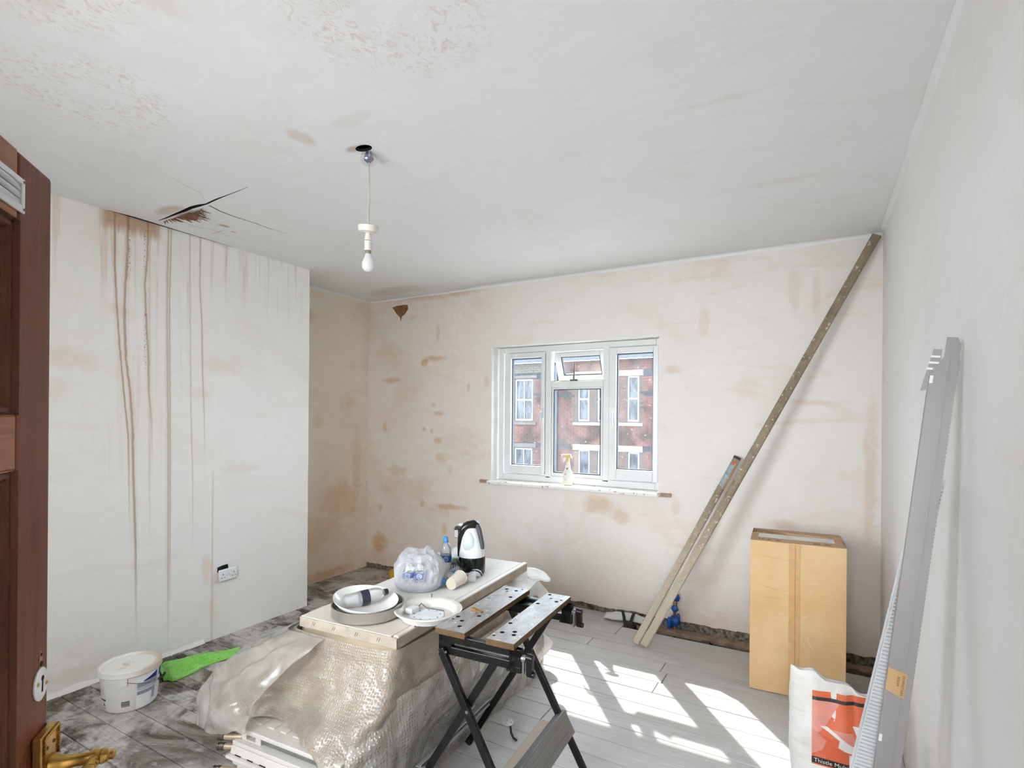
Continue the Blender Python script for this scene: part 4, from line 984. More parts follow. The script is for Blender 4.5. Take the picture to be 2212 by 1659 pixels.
# ------------------------------------------------------------------ yellow block in the alcove
yb = MB(); yb.hexa([(-3.66, 4.02, .002), (-3.54, 4.06, .002), (-3.57, 4.17, .002), (-3.69, 4.13, .002)], [(-3.675, 4.03, .085), (-3.555, 4.075, .085), (-3.585, 4.17, .085), (-3.70, 4.13, .085)])
yo = yb.build('sponge', plain('yellow_sponge', (206, 160, 62), .95, var=.15, scale=60, bump=.8), None, bevel=.012, seg=3); tag(yo, 'yellow sponge block on the floor behind the stacked radiators', 'sponge')

# ------------------------------------------------------------------ open plaster bag
bgt = thing('plaster_bag', 'open plaster sack with an orange print standing before the metal strips', 'sack', (.085, 2.645, 0))
g = G('white_paper_sack'); PP = g.xyz(); nn = g.noise(g.coord(), 7.0, 5, .6, .5)
col = g.mix(g.smooth(nn, .35, .7), lin(238, 236, 232), lin(222, 218, 212)); lines = g.smooth(g.noise(g.comb(PP[0]*4, PP[1]*4, PP[2]*60), 1.0, 2), .62, .66)*g.smooth(PP[0], -.10, -.13)*.12
m_sack = g.done(g.pbr(g.mix(lines, col, lin(150, 148, 150)), .5, 0, g.bump(g.noise(g.coord(), 16.0, 5, .6, 1.0), .4, .012)))
sx, sy = .170, .105
def sack_pt(a, t, off=0.0):
    """superellipse footprint, pinched and wavy at the open top"""
    ca, sa = cos(a), sin(a); e = .55
    x = sx*math.copysign(abs(ca)**e, ca); y = sy*math.copysign(abs(sa)**e, sa)*(1-.86*max(0, (t-.62)/.38)**1.3)
    zt = .500-.040*x/.17+.010*sin(9*x/.17)
    z = zt*t
    k = 1+.05*sin(pi*t) - .06*max(0, t-.75)*4*abs(sin(a*2)) + off/.12
    w_ = .010*fbm(ca*2.0+3, sa*2.0, t*3.5, 3)*min(1, t*3) + .008*sin(a*7+t*6)*max(0, t-.5)
    dent = -.018*math.exp(-((x-.055)/.018)**2)*max(0, t-.45)*2 if sa < 0 else 0
    return Vector((x*(k+w_*3)-.012*t, y*(k+w_*3)-dent, z))
q = MB(); n, k = 96, 36; P = []
for j in range(k+1):
    t = j/k; P.append([sack_pt(2*pi*i/n, t) for i in range(n+1)])
top = P[-1]; P.append([p*1 + Vector((-p.x*.03, -p.y*.16, .003)) for p in top]); P.append([Vector((p.x*.94, p.y*.5, p.z-.02)) for p in top]); P.append([Vector((p.x*.90, p.y*.30, .40)) for p in top]); P.append([Vector((p.x*.01, p.y*.01, .40)) for p in top])
q.grid(P); q.build('sack_paper', m_sack, bgt, smooth='all')
def sack_front(x, z, off=.0012):
    """point on the front face at a given x and height"""
    lo, hi = pi+.05, 2*pi-.05
    best = None
    for _ in range(26):
        mid = (lo+hi)/2; t = min(1, z/(.500-.040*x/.17+.010*sin(9*x/.17))); p = sack_pt(mid, t)
        if p.x < x: lo = mid
        else: hi = mid
    p = sack_pt((lo+hi)/2, min(1, z/(.500-.040*x/.17+.010*sin(9*x/.17)))); return Vector((x, p.y-off, z))
def sack_patch(nm, poly, mat, off):
    """fill a polygon of (x,z) laid on the sack front, finely cut so that it follows the folds"""
    bm = bmesh.new(); vs = [bm.verts.new((x, 0, z)) for x, z in poly]; bm.faces.new(vs)
    bmesh.ops.triangulate(bm, faces=bm.faces[:])
    for _ in range(5):
        es_ = [e for e in bm.edges if e.calc_length() > .016]
        if not es_: break
        bmesh.ops.subdivide_edges(bm, edges=es_, cuts=1); bmesh.ops.triangulate(bm, faces=bm.faces[:])
    for v in bm.verts: v.co = sack_front(v.co.x, v.co.z, off)
    me = bpy.data.meshes.new(nm); bm.to_mesh(me); bm.free(); me.materials.append(mat)
    o = bpy.data.objects.new(nm, me); COL.objects.link(o); o.parent = bgt
    return o
m_or = plain('sack_orange', (226, 108, 66), .45, var=.05); m_pk = plain('sack_pink', (226, 148, 132), .45); m_bk = plain('sack_black', (44, 40, 44), .45); m_wh = plain('sack_white', (238, 232, 226), .45)
X0, X1 = -.098, .118
sack_patch('orange_panel', [(X0, .194), (X1, .194), (X1, .468), (X0, .468)], m_or, .0014)
sack_patch('black_rule', [(X0, .436), (X1, .436), (X1, .448), (X0, .448)], m_bk, .0022)
sack_patch('pink_shape', [(X0, .30), (-.045, .36), (.0, .436), (X0, .436)], m_pk, .0018)
sack_patch('pink_shape', [(X0, .235), (-.06, .26), (-.045, .30), (X0, .34)], m_pk, .0018)
sack_patch('pink_shape', [(-.055, .345), (.045, .345), (.065, .285), (.01, .305)], m_pk, .0019)
sack_patch('white_trowel', [(-.068, .352), (-.045, .354), (.07, .284), (.06, .280)], m_wh, .0024)
sack_patch('white_hand', [(.045, .37), (.06, .345), (.075, .30), (.09, .315), (.118, .325), (.118, .375), (.08, .37)], m_wh, .0024)
sack_patch('white_arm', [(.0, .312), (-.005, .285), (.02, .275), (.06, .268), (.118, .268), (.118, .28), (.09, .27), (.05, .30)], m_wh, .0024)
sack_patch('white_blade', [(.05, .292), (.07, .298), (.108, .262), (.075, .272)], m_wh, .0026)
sack_patch('black_band', [(X0, .200), (X1, .200), (X1, .226), (X0, .226)], m_bk, .0022)
sack_patch('white_icon', [(.033, .230), (.072, .230), (.072, .266), (.033, .266)], m_wh, .0024); sack_patch('icon_inner', [(.040, .236), (.060, .236), (.060, .260), (.040, .260)], m_or, .0030)
sack_patch('white_icon', [(.080, .230), (.117, .230), (.117, .266), (.080, .266)], m_wh, .0024); sack_patch('icon_inner', [(.087, .236), (.107, .236), (.107, .252), (.087, .252)], m_or, .0030)
def sack_text(body, size, x, z, mat):
    c = bpy.data.curves.new('lettering', 'FONT'); c.body = body; c.size = size; c.resolution_u = 3; c.space_character = 1.02
    o = bpy.data.objects.new('lettering_curve', c); COL.objects.link(o)
    me = bpy.data.meshes.new_from_object(o); bpy.data.objects.remove(o); bpy.data.curves.remove(c)
    for v in me.vertices: v.co = sack_front(x+v.co.x, z+v.co.y, .0034)
    me.materials.clear(); me.materials.append(mat)
    t = bpy.data.objects.new('lettering', me); COL.objects.link(t); t.parent = bgt
sack_text('Thistle MultiFinish', .0232, X0+.008, .2055, m_wh); sack_text('25kg', .020, X0+.012, .233, m_pk)

# ------------------------------------------------------------------ metal strips leaning on the right wall
m_gal = plain('grey_enamelled_steel', (150, 147, 146), .38, .2, var=.04, scale=3); m_wst = plain('white_enamelled_steel', (224, 226, 228), .35, .1, var=.03)
def strip(name, label, bot, topp, xdir, mat):
    bot, topp = Vector(bot), Vector(topp); M = frame(bot, topp-bot, xdir)
    return thing(name, label, 'metal strip', bot, M.to_euler()), (topp-bot).length
t, L = strip('radiator_side_panel', 'grey metal strip with a handwritten tag leaning on the right wall', (.126, 1.952, .004), (.326, 1.972, 1.842), (1, .02, 0), m_gal)
W2 = .0315
q = MB()
face = [(-W2, 0), (W2, 0), (W2, L-.02), (.022, L), (-.004, L), (-.004, L-.055), (-.018, L-.085), (-.026, L-.092), (-.026, L-.104), (-W2, L-.106)]
q.hexa([(x, -.0008, z) for x, z in face], [(x, .0008, z) for x, z in face]); q.build('face_plate', m_gal, t)
q = MB(); q.box(-W2, 0, 0, -W2+.0014, .018, L-.11); q.build('folded_edge', m_gal, t)
q = MB(); q.box(.010, -.0022, .0, .012, .0, L-.04); q.build('pressed_rib', m_gal, t)
q = MB()
for i in range(150):
    z = .01+i*(L-.06)/150; q.box(W2-.0012, 0, z, W2+.0014, .012, z+.0075)
o = q.build('serrated_edge', m_gal, t); o['kind'] = 'stuff'
for z in (L-.135, .635):
    q = MB(); q.box(-W2+.001, -.0014, z, -W2+.009, -.0007, z+.022); q.build('white_clip', m_wst, t)
q = MB(); q.hexa([(-W2+.001, -.0012, .862), (.017, -.0018, .856), (.016, -.0018, .780), (-W2, -.0012, .795)], [(-W2+.001, -.0020, .862), (.017, -.0026, .856), (.016, -.0026, .780), (-W2, -.0020, .795)]); tgm = q.build('paper_tag', plain('kraft_tag', (196, 160, 114), .7), t)
for bt, x, z, s_ in (('DOWNSTAIRS', .0055, .849, .0095), ('ROOM', -.0065, .842, .0095)):
    text('handwriting', bt, s_, plain('tag_ink', (120, 88, 60), .8), t, frame((x, -.0030, z), (0, -1, 0), (0, 0, -1)), .0002)
t2, L2 = strip('radiator_grille', 'white ribbed metal grille standing behind the grey strip on the right wall', (.034, 2.000, .004), (.306, 2.030, 1.430), (.97, .24, 0), m_wst)
q = MB(); q.box(-.029, -.002, 0, -.0265, .022, L2-.03); q.box(.0265, -.002, 0, .029, .022, L2); q.box(-.029, .0035, 0, .029, .006, L2-.02); q.build('grille_frame', m_wst, t2)
q = MB(); n = 122
for i in range(n):
    z = .006+i*(L2-.03)/n; q.hexa([(-.0265, -.002, z), (.0265, -.002, z), (.0265, .0035, z+.002), (-.0265, .0035, z+.002)], [(-.0265, -.001, z+.0062), (.0265, -.001, z+.0062), (.0265, .006, z+.0085), (-.0265, .006, z+.0085)])
o = q.build('grille_bars', m_wst, t2); o['kind'] = 'stuff'
q = MB(); q.hexa([(-.048, .004, 1.690), (-.010, .004, 1.70), (-.010, .0055, 1.70), (-.048, .0055, 1.690)], [(-.030, .004, L-.035), (-.010, .004, L-.035), (-.010, .0055, L-.035), (-.030, .0055, L-.035)]); ste = q.build('stepped_end', m_gal, t)
for i in range(3):
    q = MB(); z = L-.060-.018*i; q.box(-.034-.003*i, .0030, z, -.012, .0045, z+.006); q.build('end_slot', m_wst, ste)
# ------------------------------------------------------------------ stacked radiators under plastic sheets
m_rad = plain('radiator_enamel', (206, 200, 192), .35, .1, var=.04, scale=3); m_conv = plain('convector_steel', (128, 126, 124), .4, .5, var=.08); m_tail = plain('tail_nut', (92, 84, 76), .4, .7)
m_tailp = plain('tail_pipe', (170, 150, 124), .45, .3)
def radiator(loc, rz, label, wd=.560, dp=1.40):
    t = thing('radiator', label, 'radiator', loc, (0, 0, rz), 'radiators stacked flat on the floor'); t.scale = (1, 1, 1.06)
    for z0, z1, nm in ((.084, .100, 0), (0, .014, 1)):
        q = MB(); q.box(0, -.002, z0, wd, dp, z1); q.build('panel', m_rad, t, bevel=.004)
    q = MB()
    for x in [.05+.07*i for i in range(int((wd-.08)/.07))]: q.box(x, .05, .099, x+.035, dp-.05, .104)
    q.build('pressed_flutes', m_rad, t, bevel=.003)
    q = MB(); q.box(0.01, .045, .014, wd-.01, dp-.02, .084); q.build('core', m_conv, t)
    q = MB(); q.tube([(.135, .022, .069), (wd-.05, .022, .069)], .0135, 16); q.build('convector_tube', m_conv, t, smooth=True)
    q = MB(); rect_frame(q, .022, .135, .056, .084, (.03, .03, .004, .006), .004, .03); q.build('end_bracket', m_rad, t, bevel=.002)
    q = MB(); q.box(wd-.05, .004, .056, wd-.01, .03, .084); q.build('end_bracket', m_rad, t, bevel=.002)
    q = MB(); q.box(.0, -.020, .040, wd, .03, .056); q.build('upper_rail', m_rad, t, bevel=.003)
    q = MB(); q.hexa([(.0, -.030, .012), (wd, -.030, .012), (wd, .01, .012), (0, .01, .012)], [(.0, -.022, .040), (wd, -.022, .040), (wd, .01, .040), (0, .01, .040)]); q.build('side_cover', m_rad, t, bevel=.002)
    for i in range(8):
        x = .03+i*.07
        if x+.034 < wd: q = MB(); q.box(x, -.0315, .0128, x+.034, -.0285, .0158); q.build('slot', m_dark, t)
    q = MB(); q.box(-.008, -.046, 0, wd, -.026, .011); q.build('lower_rail', m_rad, t, bevel=.003)
    for tz in (.058, .020):
     q = MB(); q.tube([(.02, .012, tz), (-.055, -.022, tz)], .0115, 14); tl = q.build('tail', m_tailp, t, smooth=True)
     q = MB(); q.lathe([(.0135, -.008), (.0145, -.006), (.0145, .006), (.0125, .008), (.0125, .013), (.0145, .015), (.0145, .020), (.0095, .022), (.009, .016)], 12, frame((-.055, -.022, tz), (-.9, -.42, 0), (0, 0, 1)), True, False); q.build('tail_nut', m_tail, tl)
     q = MB(); q.lathe([(.0095, 0), (.0095, .0004)], 12, frame((-.0742, -.0311, tz), (-.9, -.42, 0), (0, 0, 1))); q.build('tail_bore', m_dark, tl)
    return t
radiator((-2.052, 1.364, .226), radians(3.4), 'white radiator lying flat, uppermost with its slotted end uncovered')
radiator((-2.035, 1.335, .113), radians(3.0), 'white radiator lying flat below another, only its tail and rails showing')
radiator((-2.050, 1.350, .000), radians(3.2), 'white radiator lying flat on the boards at the bottom of the stack')
m_pack = plain('wrapped_beige', (206, 188, 160), .6, var=.12, scale=5, bump=.2)
for i, (x, y, z, wd, dp, th) in enumerate(((-2.125, 1.55, .356, .60, 1.36, .102), (-2.075, 1.61, .460, .585, 1.30, .102), (-2.025, 1.65, .564, .540, 1.22, .102))):
    q = MB(); q.box(0, 0, 0, wd, dp, th); o = q.build('wrapped_panel', m_pack, None, bevel=.014, seg=3); o.location = (x, y, z); o.rotation_euler = (0, 0, radians(3.4+.3*i))
    tag(o, ('beige wrapped panel pack lying lowest of three under the bubble wrap', 'beige wrapped panel pack in the middle of three under the bubble wrap', 'beige wrapped panel pack directly under the white flat carton')[i], 'pack', 'wrapped packs in the stack')
cp2 = MB(); cp2.box(-2.225, 1.470, .375, -2.105, 1.530, .452); cpo = cp2.build('corner_protector', plain('buff_card', (232, 196, 128), .7, var=.05), None, bevel=.014, seg=3); cpo.rotation_euler = (0, 0, 0); tag(cpo, 'buff cardboard corner protector showing through the milky sheet', 'corner protector')

def crom(p0, p1, p2, p3, t):
    return 0.5*((2*p1)+(p2-p0)*t+(2*p0-5*p1+4*p2-p3)*t*t+(3*p1-p0-3*p2+p3)*t*t*t)
def drape(keys, ns, nt, amp, seed, fold=1.0, hem=0.02):
    """sheet hung over the stack: keys run round it, each a list of points from the top edge down"""
    K = [[Vector(p) for p in k] for k in keys]; m = len(K); h = len(K[0]); rows = []
    for j in range(nt+1):
        t = j/nt*(h-1); a = min(int(t), h-2); f = t-a; row = []
        def at(k):
            k = max(0, min(m-1, k)); C = K[k]
            return crom(C[max(0, a-1)], C[a], C[a+1], C[min(h-1, a+2)], f)
        for i in range(ns+1):
            s_ = i/ns*(m-1); b = min(int(s_), m-2); g_ = s_-b
            row.append(crom(at(b-1), at(b), at(b+1), at(b+2), g_))
        rows.append(row)
    out = []
    for j in range(nt+1):
        row = []
        for i in range(ns+1):
            p = rows[j][i]; a = rows[j][max(0, i-1)]; b = rows[j][min(ns, i+1)]; c = rows[max(0, j-1)][i]; d = rows[min(nt, j+1)][i]
            n = (b-a).cross(d-c); n = n.normalized() if n.length > 1e-9 else Vector((0, 0, 1))
            T = j/nt; S = i/ns
            w1 = fbm(p.x*3+seed, p.y*3, p.z*3, 3); w2 = mnoise.noise(Vector((S*11+seed+T*2.5, T*3.4+w1*1.2, 3))); w3 = 1-abs(mnoise.noise(Vector((p.x*9+seed*2, p.y*9, p.z*7))))*2
            e = min(1, T*5)
            k = (w1*.75+w2*.95*fold+w3*.38)*amp*e
            q = p - n*(-k)
            if j == nt: q = q + Vector((0, 0, hem*w2))
            row.append(Vector((q.x, q.y, max(q.z, .004))))
        out.append(row)
    return out
def sheet_mat(name, tint, see, rough, bump, bubble, gloss=.12):
    g = G(name); co = g.coord()
    nz = g.noise(co, 5.0, 5, .6, .8); h = nz*.5+g.noise(co, 26.0, 4, .6, 1.0)*.3
    if bubble: h = h + g.smooth(g.voro(co, bubble, 'F1', .35), .55, .1)*.45
    bp_ = g.bump(h, bump, .008)
    df = g.n('ShaderNodeBsdfDiffuse'); df.inputs[0].default_value = (*tint, 1); g.t.links.new(bp_, df.inputs['Normal'])
    tl = g.n('ShaderNodeBsdfTranslucent'); tl.inputs[0].default_value = (*tint, 1); g.t.links.new(bp_, tl.inputs['Normal'])
    body = g.shader_mix(.35, df.outputs[0], tl.outputs[0])
    body = g.shader_mix((g.smooth(nz, .3, .7)*.35-.17+see).sat(), body, g.transp((.97, .96, .94)))
    gl = g.n('ShaderNodeBsdfGlossy'); gl.inputs['Roughness'].default_value = rough; g.t.links.new(bp_, gl.inputs['Normal'])
    fr = g.n('ShaderNodeFresnel'); fr.inputs[0].default_value = 1.45; g.t.links.new(bp_, fr.inputs['Normal'])
    return g.done(g.shader_mix((X(g, fr.outputs[0])*1.3+gloss*.3).min(.8), body, gl.outputs[0]))
m_milky = sheet_mat('milky_bubble_wrap', lin(186, 173, 156), .28, .32, .45, 95.0, .05)
m_poly = sheet_mat('clear_polythene', lin(204, 198, 188), .45, .26, .5, None, .04)
m_clearw = sheet_mat('clear_bubble_wrap', lin(226, 221, 212), .50, .12, .8, 70.0, .15)
zt = .672
A = [[(-2.06, 2.85, zt), (-2.16, 2.86, .52), (-2.24, 2.86, .34), (-2.30, 2.88, .14)],
     [(-2.03, 2.30, zt), (-2.19, 2.28, .55), (-2.26, 2.26, .40), (-2.38, 2.24, .22)],
     [(-2.02, 1.85, zt), (-2.22, 1.80, .58), (-2.30, 1.72, .46), (-2.42, 1.62, .36)],
     [(-2.00, 1.62, zt), (-2.20, 1.56, .585), (-2.30, 1.50, .45), (-2.31, 1.42, .365)],
     [(-1.92, 1.585, zt), (-2.08, 1.52, .55), (-2.16, 1.45, .43), (-2.13, 1.385, .345)],
     [(-1.82, 1.585, zt), (-1.92, 1.53, .54), (-1.98, 1.49, .43), (-1.96, 1.45, .347)],
     [(-1.70, 1.59, zt), (-1.74, 1.52, .54), (-1.78, 1.47, .43), (-1.77, 1.425, .345)],
     [(-1.56, 1.60, zt), (-1.57, 1.52, .53), (-1.60, 1.44, .41), (-1.60, 1.365, .330)],
     [(-1.455, 1.64, zt), (-1.43, 1.56, .52), (-1.44, 1.46, .38), (-1.47, 1.36, .22)],
     [(-1.445, 1.80, zt), (-1.40, 1.78, .54), (-1.43, 1.76, .40), (-1.46, 1.74, .27)],
     [(-1.46, 2.10, zt), (-1.42, 2.10, .54), (-1.44, 2.08, .40), (-1.47, 2.06, .28)],
     [(-1.50, 2.60, zt), (-1.44, 2.60, .53), (-1.46, 2.60, .38), (-1.50, 2.60, .26)]]
q = MB(); q.grid(drape(A, 170, 70, .028, 2.0, 1.0)); o = q.build('bubble_wrap', m_milky, None, smooth='all'); tag(o, 'milky beige bubble wrap hanging over the front of the radiator stack', 'bubble wrap')
Bk = [[(-1.50, 1.46, .42), (-1.48, 1.40, .32), (-1.47, 1.35, .20), (-1.49, 1.31, .01)],
      [(-1.42, 1.62, .50), (-1.40, 1.56, .36), (-1.40, 1.50, .20), (-1.435, 1.46, .01)],
      [(-1.39, 1.80, .52), (-1.385, 1.80, .38), (-1.44, 1.84, .22), (-1.492, 1.88, .008)],
      [(-1.41, 2.10, .53), (-1.395, 2.10, .38), (-1.445, 2.12, .20), (-1.50, 2.14, .006)],
      [(-1.42, 2.40, .53), (-1.41, 2.40, .36), (-1.455, 2.42, .18), (-1.50, 2.46, .006)],
      [(-1.44, 2.75, .53), (-1.43, 2.78, .36), (-1.46, 2.82, .18), (-1.49, 2.86, .006)],
      [(-1.50, 2.98, .50), (-1.49, 3.02, .34), (-1.50, 3.06, .16), (-1.52, 3.10, .006)],
      [(-1.72, 3.02, .50), (-1.74, 3.08, .34), (-1.76, 3.14, .16), (-1.78, 3.18, .006)]]
q = MB(); q.grid(drape(Bk, 190, 74, .020, 7.0, 1.1)); o = q.build('clear_wrap', m_clearw, None, smooth='all'); tag(o, 'clear shiny plastic wrap down the right side of the radiator stack behind the workbench', 'plastic wrap')
Ck = [[(-2.06, 2.60, .668), (-2.33, 2.60, .48), (-2.44, 2.60, .26), (-2.52, 2.60, .05)],
      [(-2.04, 2.10, .670), (-2.33, 2.08, .51), (-2.42, 2.02, .32), (-2.50, 1.98, .12)],
      [(-2.03, 1.74, .672), (-2.31, 1.64, .53), (-2.41, 1.56, .41), (-2.46, 1.52, .27)],
      [(-2.01, 1.575, .672), (-2.24, 1.44, .52), (-2.34, 1.385, .41), (-2.29, 1.34, .28)],
      [(-1.90, 1.565, .672), (-2.06, 1.405, .52), (-2.11, 1.33, .42), (-2.10, 1.32, .315)],
      [(-1.78, 1.565, .672), (-1.89, 1.42, .53), (-1.95, 1.345, .42), (-1.96, 1.335, .345)]]
q = MB(); q.grid(drape(Ck, 120, 60, .026, 12.0, .9)); o = q.build('polythene_sheet', m_poly, None, smooth='all'); tag(o, 'thin clear polythene sheet over the left corner of the radiator stack', 'plastic sheet')
pen = plain('pen_ink', (40, 40, 48), .6)
tl_ = MB(); tl_.tube([(-2.118, 1.333, .352), (-2.111, 1.331, .358), (-2.104, 1.331, .353), (-2.112, 1.333, .344), (-2.102, 1.331, .343), (-2.090, 1.330, .353)], .0014, 5); po = tl_.build('pen_mark', pen, o)

# packing foam sheets sticking out behind the workbench
m_foam = plain('white_packing_foam', (236, 234, 230), .7, var=.03)
def foam(label, pts, th, seed):
    """soft curled sheet through a fan of points"""
    q = MB(); c = sum((Vector(p) for p in pts), Vector())/len(pts); n = len(pts); P = []
    for r_ in range(9):
        row = []
        for i in range(n*4+1):
            k = i/4; a = int(k) % n; f = k-int(k); p = crom(Vector(pts[(a-1) % n]), Vector(pts[a]), Vector(pts[(a+1) % n]), Vector(pts[(a+2) % n]), f)
            v = c.lerp(p, max(.02, r_/8)); v.z = max(.006, v.z + .018*fbm(v.x*9+seed, v.y*9, 0, 3)); row.append(v)
        P.append(row)
    q.grid(P); o = q.build('packing_foam', m_foam, None, smooth='all', thick=th); tag(o, label, 'foam sheet', 'white packing foam behind the workbench'); return o
foam('upper white packing foam sheet sticking out beyond the flat carton', [(-1.62, 2.60, .655), (-1.60, 2.98, .66), (-1.50, 3.06, .635), (-1.42, 3.00, .60), (-1.47, 2.92, .60), (-1.46, 2.70, .61)], .006, 1)
foam('white packing foam sheet hanging below the upper one behind the workbench', [(-1.58, 2.70, .60), (-1.56, 3.02, .58), (-1.49, 3.05, .52), (-1.47, 3.10, .45), (-1.50, 3.06, .38), (-1.50, 2.80, .46)], .006, 4)
foam('lowest white packing foam scrap by the far leg of the workbench', [(-1.56, 2.95, .27), (-1.54, 3.09, .24), (-1.475, 3.14, .17), (-1.50, 3.16, .11), (-1.54, 3.12, .07), (-1.53, 2.92, .12)], .006, 8)

# ------------------------------------------------------------------ flat white carton on top of the stack
CX, CY, CZ, CR = -1.975, 1.604, .676, radians(3.5)
ct = thing('flat_carton', 'flat white carton laid on the stack as a table for trays, bottles and a kettle', 'carton', (CX, CY, CZ), (0, 0, CR))
g = G('white_carton'); P = g.xyz(); f = g.smooth(g.noise(g.coord(), 4.0, 5, .6, .5), .40, .72)
wv = (g.noise(g.comb(P[0], P[1], 0), 8.0, 4)-.5)
shade_dirt = (g.smooth(P[1]+wv*.25, .34, .05)*.55 + f*.18).sat()  # paints soft tray shadow and dust over the front, plus random dirt
m_carton = g.done(g.pbr(g.mix(shade_dirt, lin(236, 232, 226), lin(204, 190, 170)), .5, 0, g.bump(g.noise(g.coord(), 12.0, 4), .1, .004)))
CWd, CL, CT = .532, 1.245, .046
m_bare = plain('bare_carton_edge', (176, 163, 146), .65, var=.08, scale=14)  # bare card, toned down further to stand in for weaker front light
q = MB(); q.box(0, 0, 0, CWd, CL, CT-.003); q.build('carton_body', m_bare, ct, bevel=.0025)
q = MB(); q.box(.004, .006, CT-.0035, CWd-.034, CL-.006, CT); q.build('lid_panel', m_carton, ct, bevel=.001)
q = MB(); q.hexa([(CWd-.028, .010, CT-.0035), (CWd, .010, CT-.0035), (CWd, CL, CT-.0035), (CWd-.028, CL, CT-.0035)], [(CWd-.022, .010, CT+.006), (CWd-.002, .010, CT+.003), (CWd-.002, CL, CT+.003), (CWd-.022, CL, CT+.006)]); q.build('edge_fold', m_carton, ct, bevel=.002)
q = MB()
for x in (.075, .19, .315, .43):
    for dx in (0, .010): q.tube([(x+dx, -.0012, .016), (x+dx+.007, -.0012, .031)], .0008, 4)
q.build('staple', plain('staple_grey', (112, 104, 96), .4, .5), ct)
q = MB(); q.box(CWd-.0015, -.0008, .001, CWd+.0008, .002, CT-.004); q.box(-.0008, -.0008, .001, .0010, .002, CT-.006); q.build('worn_corner', plain('corner_dirt', (96, 84, 72), .8), ct)
q = MB(); q.box(.440, 1.10, .012, .456, 1.36, .018); o = q.build('trunking_strip', plain('white_trunking', (230, 230, 232), .4), None, bevel=.001); o.location = (CX, CY, CZ-.022); o.rotation_euler = (0, 0, CR)
tag(o, 'thin white strip sticking out past the far end of the flat carton', 'strip')
ZT = CZ+CT+.0008
# grey metal ring tray, white dish, empty bottle
m_ring = plain('satin_grey_metal', (170, 164, 155), .36, .6, var=.05)
m_dish = plain('white_enamel_dish', (238, 236, 230), .18, var=.02)
r1 = thing('ring_tray', 'round grey metal light base lying on the front of the white carton', 'light fitting', (-1.737, 1.776, ZT))
q = MB(); q.lathe([(.10, .004), (.152, .004), (.157, .010), (.156, .047), (.158, .051), (.153, .051), (.151, .047), (.150, .012), (.10, .007)], 64, None, False, False); q.build('metal_ring', m_ring, r1, smooth=True)
q = MB(); q.lathe([(.001, .0), (.10, .0), (.10, .004), (.001, .006)], 48, None, False, False); q.build('base_plate', m_ring, r1, smooth=True)
d1 = thing('dish', 'white enamel dish lying tilted inside the grey metal ring', 'dish', (-1.751, 1.769, ZT+.010))
mt = Matrix.Rotation(radians(8.5), 4, 'Y') @ Matrix.Translation((.0, 0, .021))
q = MB(); q.lathe([(.001, .004), (.080, .006), (.118, .020), (.136, .038), (.142, .0405), (.141, .036), (.121, .014), (.082, .0), (.001, -.001)], 64, mt, False, False); q.build('dish_shell', m_dish, d1, smooth=True)
def pet_mat():
    g = G('clear_pet'); gl = g.n('ShaderNodeBsdfGlossy'); gl.inputs['Roughness'].default_value = .04
    df = g.n('ShaderNodeBsdfDiffuse'); df.inputs[0].default_value = (.9, .92, .94, 1)
    fr = g.n('ShaderNodeFresnel'); fr.inputs[0].default_value = 1.5
    b = g.bump(g.noise(g.coord(), 40.0, 3), .25, .004); g.t.links.new(b, gl.inputs['Normal'])
    return g.done(g.shader_mix((X(g, fr.outputs[0])*1.2+.03).min(.8), g.shader_mix(.24, g.transp((.97, .98, .98)), df.outputs[0]), gl.outputs[0]))
m_pet = pet_mat()
m_bluecap = plain('light_blue_cap', (66, 146, 214), .35); m_blab = plain('blue_label', (26, 84, 170), .4, var=.04); m_wlab = plain('label_white', (226, 232, 240), .4)
def bottle(label, M, cap, lab, group, H_=.213, ribs=True, logo=True):
    t = thing('water_bottle', label, 'bottle', (0, 0, 0), (0, 0, 0), group); t.matrix_world = M
    s_ = H_/.213
    prof = [(.002, .004), (.020, .002), (.029, .003), (.032, .010)]
    if ribs:
        for z in (.022, .034, .046, .058): prof += [(.0325, z-.004), (.0308, z), (.0325, z+.004)]
    prof += [(.0322, .086), (.0318, .100), (.0318, .128), (.0325, .136), (.0305, .156), (.024, .174), (.0155, .186), (.0132, .191), (.0132, .198)]
    q = MB(); q.lathe([(r, z*s_) for r, z in prof], 28, None, True, False); q.build('bottle_body', m_pet, t, smooth=True)
    q = MB(); q.lathe([(.0328, .076*s_), (.0328, .114*s_)], 28, None, False, False); q.build('label', lab, t, smooth='all')
    if logo:
        lg = MB(); n = 22
        for r0, r1_ in ((.0112, .0138), (.0050, .0072)):
            vs = []
            for i in range(n):
                a = 2*pi*i/n
                for r_ in (r0, r1_): x = r_*cos(a); zz = .095*s_+r_*sin(a); ang = -pi/2+x/.0330; vs.append((.0331*cos(ang), .0331*sin(ang), zz))
            lg.add(vs, [(2*i, 2*((i+1) % n), 2*((i+1) % n)+1, 2*i+1) for i in range(n)])
        lg.build('label_emblem', m_wlab, t)
    q = MB(); q.lathe([(.0140, .192*s_), (.0146, .194*s_), (.0142, .206*s_), (.012, .209*s_)], 20); q.lathe([(.0162, .189*s_), (.0162, .1915*s_)], 20); q.build('cap', cap, t, smooth=True)
    if cap is m_bluecap: q = MB(); q.lathe([(.012, .207*s_), (.0135, .213*s_), (.012, .2205*s_), (.006, .222*s_)], 18); q.build('sports_cap', cap, t, smooth=True)
    return t
m_blackcap = plain('black_cap', (28, 26, 26), .4); m_blklab = plain('black_label', (46, 50, 62), .4, var=.3, scale=120)
def lying(a, b, roll=0): return frame(a, Vector(b)-Vector(a), (0, 0, 1)) @ Matrix.Rotation(roll, 4, 'Z')
bottle('empty clear bottle with a black cap and dark label lying in the white dish', lying((-1.795, 1.690, ZT+.062), (-1.702, 1.880, ZT+.078)), m_blackcap, m_blklab, None, .205, False, False)
